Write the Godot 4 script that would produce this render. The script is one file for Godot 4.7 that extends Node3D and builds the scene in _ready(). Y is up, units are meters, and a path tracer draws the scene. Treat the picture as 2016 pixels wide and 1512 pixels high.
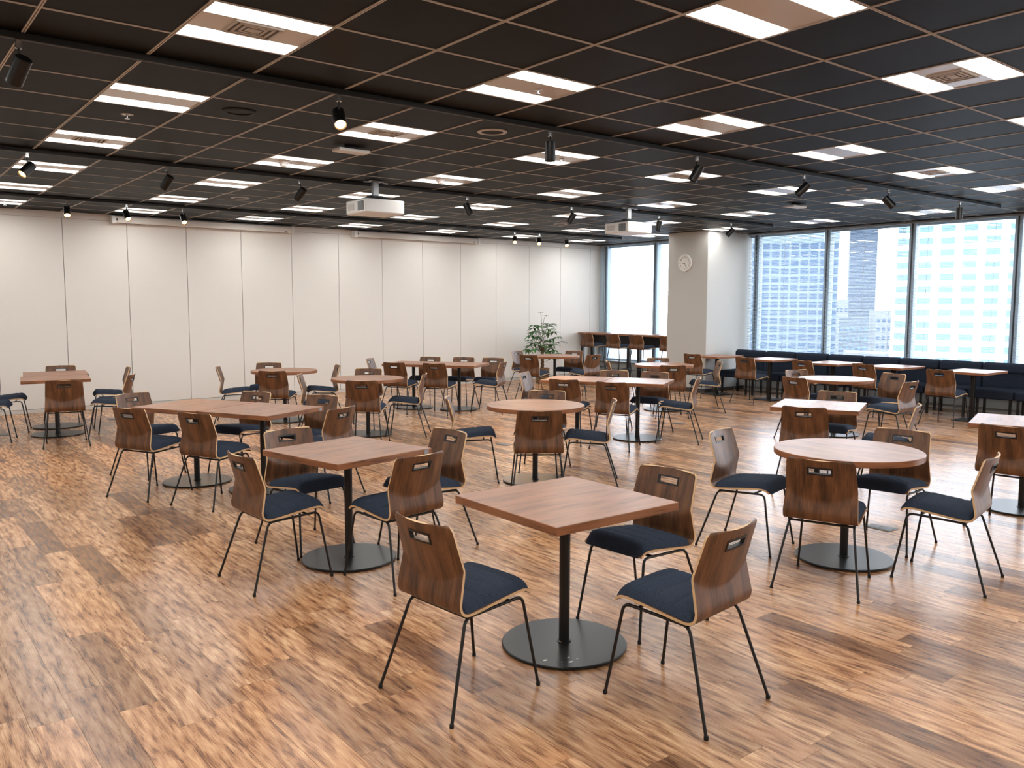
extends Node3D
# A large canteen lounge: x runs along the white panel wall towards the windows, -z towards the panel wall.

const CEIL := 2.986
const GX := 2.5816      # ceiling grid origin
const GZ := -3.3306
const TILE := 0.6
const ZN := -14.10      # white panel wall
const XE := 13.72       # window plane
const XW := -4.0
const ZS := 4.2
const ORD := ["first", "second", "third", "fourth", "fifth", "sixth", "seventh", "eighth", "ninth", "tenth", "eleventh"]
const EYE := Vector3(0, 1.6168, 0)

var M := {}
var names := {}
var cam_right := Vector3()
var cam_up := Vector3()
var cam_fwd := Vector3()
var rng := RandomNumberGenerator.new()

# ------------------------------------------------------------------ node helpers
func numbered(called: String) -> String:
	if not names.has(called):
		names[called] = 0
		return called
	names[called] += 1
	return "%s_%03d" % [called, names[called]]

func tag(o: Node, label: String, category: String, group := "", kind := "") -> Node:
	if label != "": o.set_meta("label", label)
	if category != "": o.set_meta("category", category)
	if group != "": o.set_meta("group", group)
	if kind != "": o.set_meta("kind", kind)
	return o

func thing(called: String, label: String, category: String, at := Vector3.ZERO, turn := 0.0, group := "") -> Node3D:
	var o := Node3D.new()
	o.name = numbered(called)
	add_child(o)
	o.position = at
	o.rotation.y = turn
	tag(o, label, category, group)
	return o

func part(called: String, mesh: Mesh, m: Material, parent: Node, at := Vector3.ZERO, turn := 0.0) -> MeshInstance3D:
	var o := MeshInstance3D.new()
	o.name = called
	o.mesh = mesh
	if m != null: o.material_override = m
	parent.add_child(o, true)
	o.position = at
	o.rotation.y = turn
	return o

func struct(called: String, mesh: Mesh, m: Material, label: String, category: String) -> MeshInstance3D:
	var o := MeshInstance3D.new()
	o.name = numbered(called)
	o.mesh = mesh
	o.material_override = m
	add_child(o)
	tag(o, label, category, "", "structure")
	return o

func dup(root: Node3D, at: Vector3, turn: float, label: String, group: String) -> Node3D:
	var r: Node3D = root.duplicate()
	var base := String(root.name)
	r.name = numbered(base)
	add_child(r)
	r.position = at
	r.rotation.y = turn
	r.set_meta("label", label)
	if group != "": r.set_meta("group", group)
	return r

# ------------------------------------------------------------------ mesh helpers
func sst(smooth := false) -> SurfaceTool:
	var st := SurfaceTool.new()
	st.begin(Mesh.PRIMITIVE_TRIANGLES)
	st.set_smooth_group(0 if smooth else -1)
	return st

func done(st: SurfaceTool) -> ArrayMesh:
	st.generate_normals()
	return st.commit()

func tri(st: SurfaceTool, a: Vector3, b: Vector3, c: Vector3, n: Vector3, ua := Vector2.ZERO, ub := Vector2.ZERO, uc := Vector2.ZERO) -> void:
	if (b - a).cross(c - a).dot(n) > 0.0:      # front faces run clockwise
		st.set_uv(ua); st.add_vertex(a)
		st.set_uv(uc); st.add_vertex(c)
		st.set_uv(ub); st.add_vertex(b)
	else:
		st.set_uv(ua); st.add_vertex(a)
		st.set_uv(ub); st.add_vertex(b)
		st.set_uv(uc); st.add_vertex(c)

func quad(st: SurfaceTool, a: Vector3, b: Vector3, c: Vector3, d: Vector3, n: Vector3, ua := Vector2.ZERO, ub := Vector2.ZERO, uc := Vector2.ZERO, ud := Vector2.ZERO) -> void:
	tri(st, a, b, c, n, ua, ub, uc)
	tri(st, a, c, d, n, ua, uc, ud)

func box(st: SurfaceTool, c: Vector3, s: Vector3, b := Basis.IDENTITY, uvo := Vector2.ZERO) -> void:
	var h := s * 0.5
	for ax in 3:
		for sg in [-1.0, 1.0]:
			var n := Vector3.ZERO
			n[ax] = sg
			var u := (ax + 1) % 3
			var v := (ax + 2) % 3
			var P: Array[Vector3] = []
			var U: Array[Vector2] = []
			for k in [[-1, -1], [1, -1], [1, 1], [-1, 1]]:
				var p := Vector3.ZERO
				p[ax] = sg * h[ax]
				p[u] = k[0] * h[u]
				p[v] = k[1] * h[v]
				# grain runs along the longer of the two
				var uv := Vector2(p[u], p[v]) if s[v] >= s[u] else Vector2(p[v], p[u])
				P.append(c + b * p)
				U.append(uv + uvo)
			quad(st, P[0], P[1], P[2], P[3], b * n, U[0], U[1], U[2], U[3])

func bevel_box(st: SurfaceTool, c: Vector3, s: Vector3, r: float, b := Basis.IDENTITY, uvo := Vector2.ZERO, grain_x := false) -> void:
	# chamfered box: 44 triangles
	var h := s * 0.5
	var inn := h - Vector3(r, r, r)
	var vtx := func(sx: float, sy: float, sz: float, ax: int) -> Vector3:
		var p := Vector3(sx * inn.x, sy * inn.y, sz * inn.z)
		if ax == 0: p.x = sx * h.x
		if ax == 1: p.y = sy * h.y
		if ax == 2: p.z = sz * h.z
		return p
	var uvf := func(p: Vector3, ax: int) -> Vector2:
		var q := Vector2(p.x, p.z)
		if ax == 0: q = Vector2(p.y, p.z)
		if ax == 2: q = Vector2(p.y, p.x)
		if grain_x:
			q = Vector2(p.z, p.x)
			if ax == 0: q = Vector2(p.y, p.z)
			if ax == 2: q = Vector2(p.y, p.x)
		return q + uvo
	for ax in 3:
		var u := (ax + 1) % 3
		var v := (ax + 2) % 3
		for sg in [-1.0, 1.0]:
			var P: Array[Vector3] = []
			for k in [[-1.0, -1.0], [1.0, -1.0], [1.0, 1.0], [-1.0, 1.0]]:
				var s3 := Vector3.ZERO
				s3[ax] = sg; s3[u] = k[0]; s3[v] = k[1]
				P.append(vtx.call(s3.x, s3.y, s3.z, ax))
			var n := Vector3.ZERO
			n[ax] = sg
			quad(st, c + b * P[0], c + b * P[1], c + b * P[2], c + b * P[3], b * n, uvf.call(P[0], ax), uvf.call(P[1], ax), uvf.call(P[2], ax), uvf.call(P[3], ax))
			# chamfer between +-ax and +-u
			for sk in [-1.0, 1.0]:
				var a3 := Vector3.ZERO
				a3[ax] = sg; a3[u] = sk; a3[v] = -1.0
				var b3 := a3
				b3[v] = 1.0
				var p0: Vector3 = vtx.call(a3.x, a3.y, a3.z, ax)
				var p1: Vector3 = vtx.call(b3.x, b3.y, b3.z, ax)
				var p2: Vector3 = vtx.call(b3.x, b3.y, b3.z, u)
				var p3: Vector3 = vtx.call(a3.x, a3.y, a3.z, u)
				var nn := Vector3.ZERO
				nn[ax] = sg; nn[u] = sk
				quad(st, c + b * p0, c + b * p1, c + b * p2, c + b * p3, b * nn, uvf.call(p0, ax), uvf.call(p1, ax), uvf.call(p2, ax), uvf.call(p3, ax))
	for sx in [-1.0, 1.0]:
		for sy in [-1.0, 1.0]:
			for sz in [-1.0, 1.0]:
				tri(st, c + b * vtx.call(sx, sy, sz, 0), c + b * vtx.call(sx, sy, sz, 1), c + b * vtx.call(sx, sy, sz, 2), b * Vector3(sx, sy, sz))

func box_mesh(s: Vector3, c := Vector3.ZERO, uvo := Vector2.ZERO) -> ArrayMesh:
	var st := sst()
	box(st, c, s, Basis.IDENTITY, uvo)
	return done(st)

func bevel_mesh(s: Vector3, r: float, c := Vector3.ZERO, uvo := Vector2.ZERO, grain_x := false) -> ArrayMesh:
	var st := sst()
	bevel_box(st, c, s, r, Basis.IDENTITY, uvo, grain_x)
	return done(st)

func frame_of(d: Vector3) -> Array:
	var up := Vector3.UP if absf(d.y) < 0.95 else Vector3.RIGHT
	var x := up.cross(d).normalized()
	return [x, d.cross(x).normalized()]

func tube(st: SurfaceTool, pts: Array, r: float, n := 10, caps := true, r_end := -1.0) -> void:
	# a swept round rod
	var rings: Array = []
	var x := Vector3.ZERO
	for i in pts.size():
		var p: Vector3 = pts[i]
		var d: Vector3
		if i == 0: d = (pts[1] - p).normalized()
		elif i == pts.size() - 1: d = (p - pts[i - 1]).normalized()
		else: d = ((pts[i + 1] - p).normalized() + (p - pts[i - 1]).normalized()).normalized()
		if i == 0: x = frame_of(d)[0]
		x = (x - d * x.dot(d)).normalized()
		var y := d.cross(x)
		var rr := r if r_end < 0.0 else lerpf(r, r_end, float(i) / (pts.size() - 1))
		var ring: Array[Vector3] = []
		for k in n:
			var t := TAU * k / n
			ring.append(p + (x * cos(t) + y * sin(t)) * rr)
		rings.append([ring, p, d])
	for i in rings.size() - 1:
		for k in n:
			var a: Vector3 = rings[i][0][k]
			var b: Vector3 = rings[i][0][(k + 1) % n]
			var c: Vector3 = rings[i + 1][0][(k + 1) % n]
			var e: Vector3 = rings[i + 1][0][k]
			quad(st, a, b, c, e, (a + b + c + e) * 0.25 - (rings[i][1] + rings[i + 1][1]) * 0.5)
	if caps:
		st.set_smooth_group(-1)
		for q in [[rings[0], -1.0], [rings[-1], 1.0]]:
			for k in n:
				tri(st, q[0][1], q[0][0][k], q[0][0][(k + 1) % n], q[0][2] * q[1])
		st.set_smooth_group(0)

func tube_mesh(pts: Array, r: float, n := 10, r_end := -1.0) -> ArrayMesh:
	var st := sst(true)
	tube(st, pts, r, n, true, r_end)
	return done(st)

func lathe(st: SurfaceTool, prof: Array, n := 40, smooth := true, uvs := 1.0) -> void:
	# prof: Vector2(radius, height) from bottom to top
	for i in prof.size() - 1:
		st.set_smooth_group(i if not smooth else 0)
		var p: Vector2 = prof[i]
		var q: Vector2 = prof[i + 1]
		var nn := Vector2(q.y - p.y, p.x - q.x)
		for k in n:
			var a := TAU * k / n
			var b := TAU * (k + 1) / n
			var da := Vector3(cos(a), 0, sin(a))
			var db := Vector3(cos(b), 0, sin(b))
			var m := (da + db).normalized()
			var nv := Vector3(m.x * nn.x, nn.y, m.z * nn.x)
			var A := da * p.x + Vector3(0, p.y, 0)
			var B := db * p.x + Vector3(0, p.y, 0)
			var C := db * q.x + Vector3(0, q.y, 0)
			var D := da * q.x + Vector3(0, q.y, 0)
			var f := func(v: Vector3, ang: float, h: float) -> Vector2:
				return Vector2(v.x, v.z) * uvs if absf(nn.y) > absf(nn.x) else Vector2(h, ang * maxf(p.x, q.x)) * uvs
			if p.x > 1e-5: tri(st, A, B, C, nv, f.call(A, a, p.y), f.call(B, b, p.y), f.call(C, b, q.y))
			if q.x > 1e-5: tri(st, A, C, D, nv, f.call(A, a, p.y), f.call(C, b, q.y), f.call(D, a, q.y))

func lathe_mesh(prof: Array, n := 40, smooth := false, uvs := 1.0) -> ArrayMesh:
	var st := sst(true)
	lathe(st, prof, n, smooth, uvs)
	return done(st)

# ------------------------------------------------------------------ materials
func mat(c: Color, rough := 0.6, metal := 0.0, spec := 0.5) -> StandardMaterial3D:
	var m := StandardMaterial3D.new()
	m.albedo_color = c
	m.roughness = rough
	m.metallic = metal
	m.metallic_specular = spec
	return m

func noise(kind: int, freq: float, seed_: int, oct := 3) -> FastNoiseLite:
	var n := FastNoiseLite.new()
	n.noise_type = kind
	n.frequency = freq
	n.seed = seed_
	n.fractal_octaves = oct
	return n

func stretched(n: FastNoiseLite, w: int, h: int, by: int) -> PackedByteArray:
	var im := n.get_seamless_image(w, maxi(8, h / by))
	im.convert(Image.FORMAT_L8)
	im.resize(w, h, Image.INTERPOLATE_CUBIC)
	return im.get_data()

# wood: light ground, stretched streaks, fine grain and darker clouds of figure
func wood(w: int, h: int, seed_: int, light: Color, mid: Color, dark: Color, broad: float, fine: float, cloud: float) -> Array:
	var a := stretched(noise(FastNoiseLite.TYPE_SIMPLEX_SMOOTH, 0.024, seed_, 4), w, h, 7)
	var b := stretched(noise(FastNoiseLite.TYPE_SIMPLEX, 0.13, seed_ + 1, 3), w, h, 14)
	var c := stretched(noise(FastNoiseLite.TYPE_SIMPLEX_SMOOTH, 0.014, seed_ + 2, 4), w, h, 3)
	var d := stretched(noise(FastNoiseLite.TYPE_SIMPLEX_SMOOTH, 0.05, seed_ + 3, 3), w, h, 6)
	var out := PackedByteArray()
	out.resize(w * h * 3)
	var hgt := PackedByteArray()
	hgt.resize(w * h)
	for i in w * h:
		var va := a[i] / 255.0
		var vb := b[i] / 255.0
		var vc := c[i] / 255.0
		var vd := d[i] / 255.0
		var t := 0.42 + broad * (va - 0.5) + fine * (vb - 0.5) + cloud * (vc - 0.5)
		if vd > 0.72: t += (vd - 0.72) * 2.2 * cloud
		if vb > 0.78: t += (vb - 0.78) * 1.1
		t = clampf(t, 0.0, 1.0)
		var col := light.lerp(mid, t * 2.0) if t < 0.5 else mid.lerp(dark, t * 2.0 - 1.0)
		out[i * 3] = int(col.r * 255.0)
		out[i * 3 + 1] = int(col.g * 255.0)
		out[i * 3 + 2] = int(col.b * 255.0)
		hgt[i] = int(clampf(0.75 - 0.5 * vb - 0.25 * va, 0.0, 1.0) * 255.0)
	var im := Image.create_from_data(w, h, false, Image.FORMAT_RGB8, out)
	var hm := Image.create_from_data(w, h, false, Image.FORMAT_L8, hgt)
	return [ImageTexture.create_from_image(im), ImageTexture.create_from_image(hm)]

func textured(tex: Array, scale: Vector2, rough: float, bump := 0.0, tint := Color.WHITE, spec := 0.5) -> StandardMaterial3D:
	var m := mat(tint, rough, 0.0, spec)
	m.albedo_texture = tex[0]
	m.uv1_scale = Vector3(1.0 / scale.x, 1.0 / scale.y, 1.0)
	if bump > 0.0:
		m.heightmap_enabled = true
		m.heightmap_texture = tex[1]
		m.heightmap_scale = bump
	return m

func glow(c: Color, e: float) -> StandardMaterial3D:
	var m := mat(Color(0.9, 0.9, 0.9), 0.5)
	m.emission_enabled = true
	m.emission = c
	m.emission_energy_multiplier = e
	return m

func make_materials() -> void:
	var fw := wood(768, 1536, 11, Color8(224, 182, 141), Color8(182, 134, 96), Color8(88, 55, 37), 0.42, 0.5, 1.0)
	var tints := [Color(1, 1, 1), Color(0.9, 0.88, 0.86), Color(0.8, 0.77, 0.74), Color(1.0, 0.97, 0.93), Color(0.68, 0.63, 0.6), Color(0.95, 0.92, 0.9), Color(0.86, 0.84, 0.82)]
	M.floor = []
	for t in tints:
		var m := textured(fw, Vector2(0.5, 1.9), 0.27, 0.01, t)
		M.floor.append(m)
	M.subfloor = mat(Color8(70, 48, 34), 0.8)
	var cw := wood(512, 512, 31, Color8(126, 84, 53), Color8(95, 61, 37), Color8(50, 30, 18), 0.4, 0.42, 0.75)
	M.veneer = textured(cw, Vector2(0.5, 0.9), 0.42, 0.006)
	M.ply = mat(Color8(214, 178, 134), 0.5)
	var tw := wood(512, 512, 47, Color8(166, 110, 74), Color8(142, 91, 59), Color8(88, 53, 35), 0.32, 0.36, 0.7)
	M.table = textured(tw, Vector2(0.6, 1.3), 0.34, 0.004)
	M.counter = textured(tw, Vector2(0.6, 1.3), 0.4, 0.004)
	M.black = mat(Color8(11, 11, 12), 0.4)
	M.disc = mat(Color8(16, 17, 18), 0.33)
	M.disc_speck = mat(Color8(205, 205, 200), 0.7)
	M.rubber = mat(Color8(14, 14, 14), 0.8)
	M.trim = mat(Color8(24, 23, 24), 0.45)
	# woven navy cloth
	var fn := NoiseTexture2D.new()
	fn.width = 256; fn.height = 256; fn.seamless = true
	fn.noise = noise(FastNoiseLite.TYPE_VALUE, 0.35, 5, 2)
	var g := Gradient.new()
	g.set_color(0, Color8(34, 40, 51)); g.set_color(1, Color8(68, 77, 93))
	fn.color_ramp = g
	M.cloth = mat(Color.WHITE, 0.95, 0.0, 0.2)
	M.cloth.albedo_texture = fn
	M.cloth.uv1_triplanar = true
	M.cloth.uv1_scale = Vector3(6, 6, 6)
	M.stitch = mat(Color8(58, 64, 76), 0.9)
	M.sofa = mat(Color(0.86, 0.86, 0.87), 0.95, 0.0, 0.2)
	M.sofa.albedo_texture = fn
	M.sofa.uv1_triplanar = true
	M.sofa.uv1_scale = Vector3(4, 4, 4)
	M.wall = mat(Color8(228, 223, 216), 0.55)
	M.wall_plain = mat(Color8(224, 219, 212), 0.7)
	M.joint = mat(Color8(96, 90, 84), 0.8)
	M.baseboard = mat(Color8(206, 200, 192), 0.6)
	M.column = mat(Color8(194, 192, 187), 0.6)
	M.dark_base = mat(Color8(58, 54, 52), 0.6)
	M.tile = mat(Color8(11, 11, 11), 0.5, 0.0, 0.2)
	M.slab = mat(Color8(12, 12, 12), 0.9)
	M.grid = mat(Color8(198, 192, 186), 0.45)
	M.panel_white = mat(Color8(206, 202, 197), 0.2)
	M.vent = mat(Color8(198, 196, 192), 0.5)
	M.vent_dark = mat(Color8(92, 92, 92), 0.8)
	M.strip = glow(Color(1.0, 0.985, 0.95), 2.6)
	M.rail = mat(Color8(16, 16, 17), 0.5)
	M.chrome = mat(Color8(196, 198, 200), 0.22, 1.0)
	M.bulb = glow(Color(1.0, 0.72, 0.42), 9.0)
	M.lens_off = mat(Color8(40, 38, 36), 0.15)
	M.white_plastic = mat(Color8(228, 228, 226), 0.4)
	M.grey_metal = mat(Color8(150, 152, 154), 0.4, 0.6)
	M.dark_plastic = mat(Color8(38, 40, 44), 0.5)
	M.mullion = mat(Color8(172, 190, 202), 0.45)
	M.mullion_dark = mat(Color8(44, 50, 56), 0.5)
	M.sill = mat(Color8(168, 170, 168), 0.6)
	M.slat = mat(Color8(150, 162, 172), 0.45)
	M.cord = mat(Color8(196, 202, 206), 0.8)
	M.glass = mat(Color(0.93, 0.97, 1.0, 0.06), 0.0)
	M.glass.transparency = BaseMaterial3D.TRANSPARENCY_ALPHA
	M.clock_face = mat(Color8(240, 238, 232), 0.5)
	M.clock_ink = mat(Color8(60, 58, 56), 0.6)
	M.outlet = mat(Color8(96, 98, 100), 0.4, 0.3)
	M.leaf = []
	for c in [Color8(46, 92, 42), Color8(62, 116, 52), Color8(34, 74, 38)]:
		var l := mat(c, 0.4)
		l.backlight_enabled = true
		l.backlight = Color(0.16, 0.26, 0.1)
		M.leaf.append(l)
	M.stem = mat(Color8(104, 92, 62), 0.8)
	M.trunk = mat(Color8(120, 94, 66), 0.9)
	M.wicker = mat(Color8(134, 104, 70), 0.9)
	M.soil = mat(Color8(52, 40, 30), 1.0)
	M.facade_a = mat(Color8(120, 136, 150), 0.7)
	M.facade_b = mat(Color8(62, 76, 94), 0.7)
	M.facade_c = mat(Color8(226, 228, 228), 0.6)
	M.facade_d = mat(Color8(126, 130, 134), 0.8)
	M.facade_e = mat(Color8(100, 110, 122), 0.8)
	M.pane_a = mat(Color8(46, 74, 104), 0.5)
	M.pane_c = mat(Color8(96, 128, 150), 0.5)
	M.ground = mat(Color8(150, 152, 150), 0.9)

# ------------------------------------------------------------------ camera, sky, light
func set_view() -> void:
	var yaw := 0.668824
	var pitch := -0.0936682
	var roll := 0.00238987
	cam_fwd = Vector3(sin(yaw) * cos(pitch), sin(pitch), -cos(yaw) * cos(pitch))
	var r := Vector3(cos(yaw), 0, sin(yaw))
	var u := r.cross(cam_fwd)
	cam_right = r * cos(roll) + u * sin(roll)
	cam_up = u * cos(roll) - r * sin(roll)
	var cam := Camera3D.new()
	cam.name = "camera"
	cam.fov = 49.156
	cam.near = 0.05
	cam.far = 4000.0
	add_child(cam)
	cam.transform = Transform3D(Basis(cam_right, cam_up, -cam_fwd), EYE)
	cam.current = true
	var env := Environment.new()
	env.tonemap_mode = Environment.TONE_MAPPER_LINEAR
	env.tonemap_exposure = 1.0
	env.background_mode = Environment.BG_SKY
	var sky := Sky.new()
	var sm := ProceduralSkyMaterial.new()
	sm.sky_top_color = Color(0.86, 0.92, 1.0)
	sm.sky_horizon_color = Color(0.97, 0.985, 1.0)
	sm.ground_horizon_color = Color(0.80, 0.82, 0.84)
	sm.ground_bottom_color = Color(0.55, 0.56, 0.57)
	sm.sky_curve = 0.25
	sky.sky_material = sm
	env.sky = sky
	env.background_energy_multiplier = 8.5
	env.sdfgi_enabled = true
	env.ssao_enabled = true
	env.ssil_enabled = true
	var we := WorldEnvironment.new()
	we.name = "environment"
	we.environment = env
	add_child(we)

func screen_of(p: Vector3) -> Vector3:
	var d := p - EYE
	var z := d.dot(cam_fwd)
	if z < 0.05: return Vector3(-9, -9, z)
	return Vector3(d.dot(cam_right) / z * 1653.0 / 1008.0, d.dot(cam_up) / z * 1653.0 / 756.0, z)

func in_view(p: Vector3, margin := 1.05) -> bool:
	var s := screen_of(p)
	return s.z > 0.05 and absf(s.x) < margin and absf(s.y) < margin

# ------------------------------------------------------------------ room shell
func build_floor() -> void:
	var fl := struct("floor", box_mesh(Vector3(XE - XW + 0.6, 0.12, ZS - ZN + 0.4), Vector3((XE + XW) * 0.5, -0.066, (ZS + ZN) * 0.5)), M.subfloor, "glossy brown wood plank floor of the whole room", "floor")
	var W := 0.15
	var L := 0.95
	var spots: Array = []
	var r := RandomNumberGenerator.new()
	r.seed = 77
	var x0 := 1.213 - W * 36.0
	var ncol := int(ceil((XE + 0.05 - x0) / W))
	for i in ncol:
		var off := r.randf() * L
		var z := ZN - off
		while z < ZS:
			var za := maxf(z, ZN)
			var zb := minf(z + L, ZS)
			if zb - za > 0.02:
				var c := Vector3(x0 + W * (i + 0.5), -0.003, (za + zb) * 0.5)
				spots.append({"c": c, "l": zb - za, "m": [0, 0, 1, 1, 2, 3, 3, 4, 5, 6, 6][r.randi() % 11], "v": r.randi() % 16, "full": absf(zb - za - L) < 0.001, "d": 1e9})
			z += L
	for s in spots:
		if s.full and in_view(s.c, 1.02): s.d = (s.c - EYE).length()
	var by := spots.duplicate()
	by.sort_custom(func(a, b): return a.d < b.d)
	var meshes: Array = []
	for v in 16:
		meshes.append(box_mesh(Vector3(W - 0.0012, 0.006, L - 0.0012), Vector3.ZERO, Vector2(0.137 * v, 0.331 * v)))
	for k in 300:
		var s = by[k]
		part("plank", meshes[s.v], M.floor[s.m], fl, s.c)
	var sts: Array = []
	for t in M.floor.size(): sts.append(sst())
	for k in range(300, by.size()):
		var s = by[k]
		var st: SurfaceTool = sts[s.m]
		var hx := W * 0.5 - 0.0006
		var hz: float = s.l * 0.5 - 0.0006
		var o := Vector2(0.137 * s.v, 0.331 * s.v)
		quad(st, s.c + Vector3(-hx, 0.003, -hz), s.c + Vector3(hx, 0.003, -hz), s.c + Vector3(hx, 0.003, hz), s.c + Vector3(-hx, 0.003, hz), Vector3.UP, o + Vector2(-hx, -hz), o + Vector2(hx, -hz), o + Vector2(hx, hz), o + Vector2(-hx, hz))
	var am := ArrayMesh.new()
	for t in sts.size():
		sts[t].generate_normals()
		sts[t].commit(am)
		am.surface_set_material(am.get_surface_count() - 1, M.floor[t])
	var rest := part("planks_beyond", am, null, fl)
	rest.set_meta("kind", "stuff")

func build_ceiling() -> void:
	var c := struct("ceiling", box_mesh(Vector3(XE - XW + 0.7, 0.15, ZS - ZN + 0.5), Vector3((XE + XW) * 0.5, CEIL + 0.13, (ZS + ZN) * 0.5)), M.slab, "black tiled ceiling with pale metal grid lines", "ceiling")
	var lights := {}
	for i in [-11, -8, -5, -2, 1, 4, 7, 10, 13, 16]:
		for j in [-14, -11, -8, -5, -2, 1, 4, 7, 10, 13, 16]:
			lights[Vector2i(i, j)] = true
	var spots: Array = []
	for i in range(-11, 19):
		for j in range(-13, 18):
			if lights.has(Vector2i(i, j)): continue
			var p := Vector3(GX + (i + 0.5) * TILE, CEIL + 0.008, GZ - (j + 0.5) * TILE)
			if p.x < XW or p.z > ZS: continue
			var sx := TILE
			if i == 18: sx = XE - (GX + 18 * TILE) - 0.02
			var s := screen_of(p)
			var d := 1e9
			if in_view(p, 1.1) and i < 18: d = s.z
			p.x = GX + i * TILE + sx * 0.5
			spots.append([p, d, sx])
	spots.sort_custom(func(a, b): return a[1] < b[1])
	var tm := bevel_mesh(Vector3(TILE - 0.016, 0.012, TILE - 0.016), 0.003)
	var st := sst()
	for k in spots.size():
		var s = spots[k]
		if k < 300 and s[1] < 1e8:
			part("ceiling_tile", tm, M.tile, c, s[0])
		else:
			box(st, s[0], Vector3(s[2] - 0.016, 0.012, TILE - 0.016))
	var rest := part("ceiling_tiles_beyond", done(st), M.tile, c)
	rest.set_meta("kind", "stuff")
	# grid bars: two lips with a slot between
	for i in range(-10, 20):
		var x := GX + i * TILE
		if x < XW or x > XE: continue
		var b := sst()
		for o in [-0.0058, 0.0058]:
			box(b, Vector3(x + o, CEIL + 0.004, (ZS + ZN) * 0.5), Vector3(0.0062, 0.012, ZS - ZN))
		box(b, Vector3(x, CEIL + 0.009, (ZS + ZN) * 0.5), Vector3(0.012, 0.004, ZS - ZN))
		part("grid_bar", done(b), M.grid, c)
	for j in range(-12, 18):
		var z := GZ - j * TILE
		if z < ZN or z > ZS: continue
		var b := sst()
		for o in [-0.005, 0.005]:
			box(b, Vector3((XE + XW) * 0.5, CEIL + 0.0045, z + o), Vector3(XE - XW, 0.011, 0.005))
		box(b, Vector3((XE + XW) * 0.5, CEIL + 0.009, z), Vector3(XE - XW, 0.004, 0.01))
		part("grid_cross_bar", done(b), M.grid, c)

# fluorescent troffer filling one grid cell: two glowing strips and a glossy white middle panel
func build_lights() -> void:
	var strip := bevel_mesh(Vector3(0.585, 0.008, 0.165), 0.002)
	var mid := bevel_mesh(Vector3(0.585, 0.006, 0.24), 0.002)
	var side := box_mesh(Vector3(0.006, 0.02, 0.585))
	var vents := [Vector2i(-2, 1), Vector2i(4, -2), Vector2i(1, 4), Vector2i(-2, 7), Vector2i(10, 1), Vector2i(7, 4)]
	var sprink := [Vector2i(1, 1), Vector2i(7, -2), Vector2i(4, 4)]
	var detect := [Vector2i(7, -2), Vector2i(4, 7), Vector2i(1, 7)]
	for i in [-8, -5, -2, 1, 4, 7, 10, 13, 16]:
		for j in [-11, -8, -5, -2, 1, 4, 7, 10, 13, 16]:
			var p := Vector3(GX + (i + 0.5) * TILE, CEIL, GZ - (j + 0.5) * TILE)
			if p.x < XW + 0.3 or p.z > ZS - 0.3 or p.x > XE: continue
			var key := Vector2i(i, j)
			var row := int((j + 11) / 3)
			var col := int((i + 8) / 3)
			var lab: String = "twin strip ceiling light, %s row from panel wall, %s from windows" % [ORD[int((16 - j) / 3)], ORD[int((16 - i) / 3)]]
			var grp := "twin strip ceiling lights"
			if key in vents:
				lab = "ceiling light with air vent, %s row from panel wall, %s from windows" % [ORD[int((16 - j) / 3)], ORD[int((16 - i) / 3)]]
				grp = "ceiling lights with air vents"
			if key in detect and key in sprink:
				lab = "twin strip ceiling light with detector and sprinkler in its middle panel"
				grp = ""
			elif key in detect:
				lab = "ceiling light with round detector, %s row from panel wall, %s from windows" % [ORD[int((16 - j) / 3)], ORD[int((16 - i) / 3)]]
				grp = "ceiling lights with detectors"
			elif key in sprink:
				lab = "ceiling light with small sprinkler, %s row from panel wall, %s from windows" % [ORD[int((16 - j) / 3)], ORD[int((16 - i) / 3)]]
				grp = "ceiling lights with sprinklers"
			var t := thing("ceiling_light", lab, "ceiling light", p, 0, grp)
			for s in [-1, 1]:
				part("diffuser", strip, M.strip, t, Vector3(0, 0.004, s * 0.208))
				var a := AreaLight3D.new()
				a.name = "strip_light"
				a.area_size = Vector2(0.57, 0.15)
				a.light_energy = 0.56
				a.light_color = Color(1.0, 1.0, 0.99)
				a.shadow_enabled = true
				a.set("area_range", 30.0)
				a.rotation.x = -PI / 2
				a.position = Vector3(0, -0.006, s * 0.208)
				t.add_child(a, true)
			part("middle_panel", mid, M.panel_white, t, Vector3(0, 0.006, 0))
			for s in [-1, 1]: part("end_rim", side, M.panel_white, t, Vector3(s * 0.2955, 0.012, 0))
			if key in vents:
				var v := part("air_vent", box_mesh(Vector3(0.24, 0.006, 0.2)), M.vent_dark, t, Vector3(0, 0.003, 0))
				for k in 3:
					var q := 0.23 - 0.06 * k
					var b := sst()
					for sg in [-1, 1]:
						box(b, Vector3(0, 0, sg * (q * 0.42)), Vector3(q + 0.012, 0.008, 0.014))
						box(b, Vector3(sg * q * 0.5, 0, 0), Vector3(0.014, 0.008, q * 0.84))
					part("vent_ring", done(b), M.vent, v, Vector3(0, -0.003 + 0.001 * k, 0))
				part("vent_plate", box_mesh(Vector3(0.075, 0.008, 0.05)), M.vent, v, Vector3(0, -0.002, 0))
			if key in detect:
				part("detector", lathe_mesh([Vector2(0.0, -0.045), Vector2(0.03, -0.045), Vector2(0.036, -0.03), Vector2(0.05, -0.018), Vector2(0.056, 0.004)], 24), M.white_plastic, t, Vector3(-0.1, 0.002, 0.0))
			if key in sprink:
				part("sprinkler", sprinkler_mesh(), M.chrome, t, Vector3(0.07, 0.004, 0))

func sprinkler_mesh() -> ArrayMesh:
	var st := sst(true)
	lathe(st, [Vector2(0.0, -0.03), Vector2(0.018, -0.03), Vector2(0.018, -0.027), Vector2(0.006, -0.026), Vector2(0.008, -0.006), Vector2(0.028, -0.003), Vector2(0.03, 0.0)], 16, false)
	return done(st)

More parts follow.
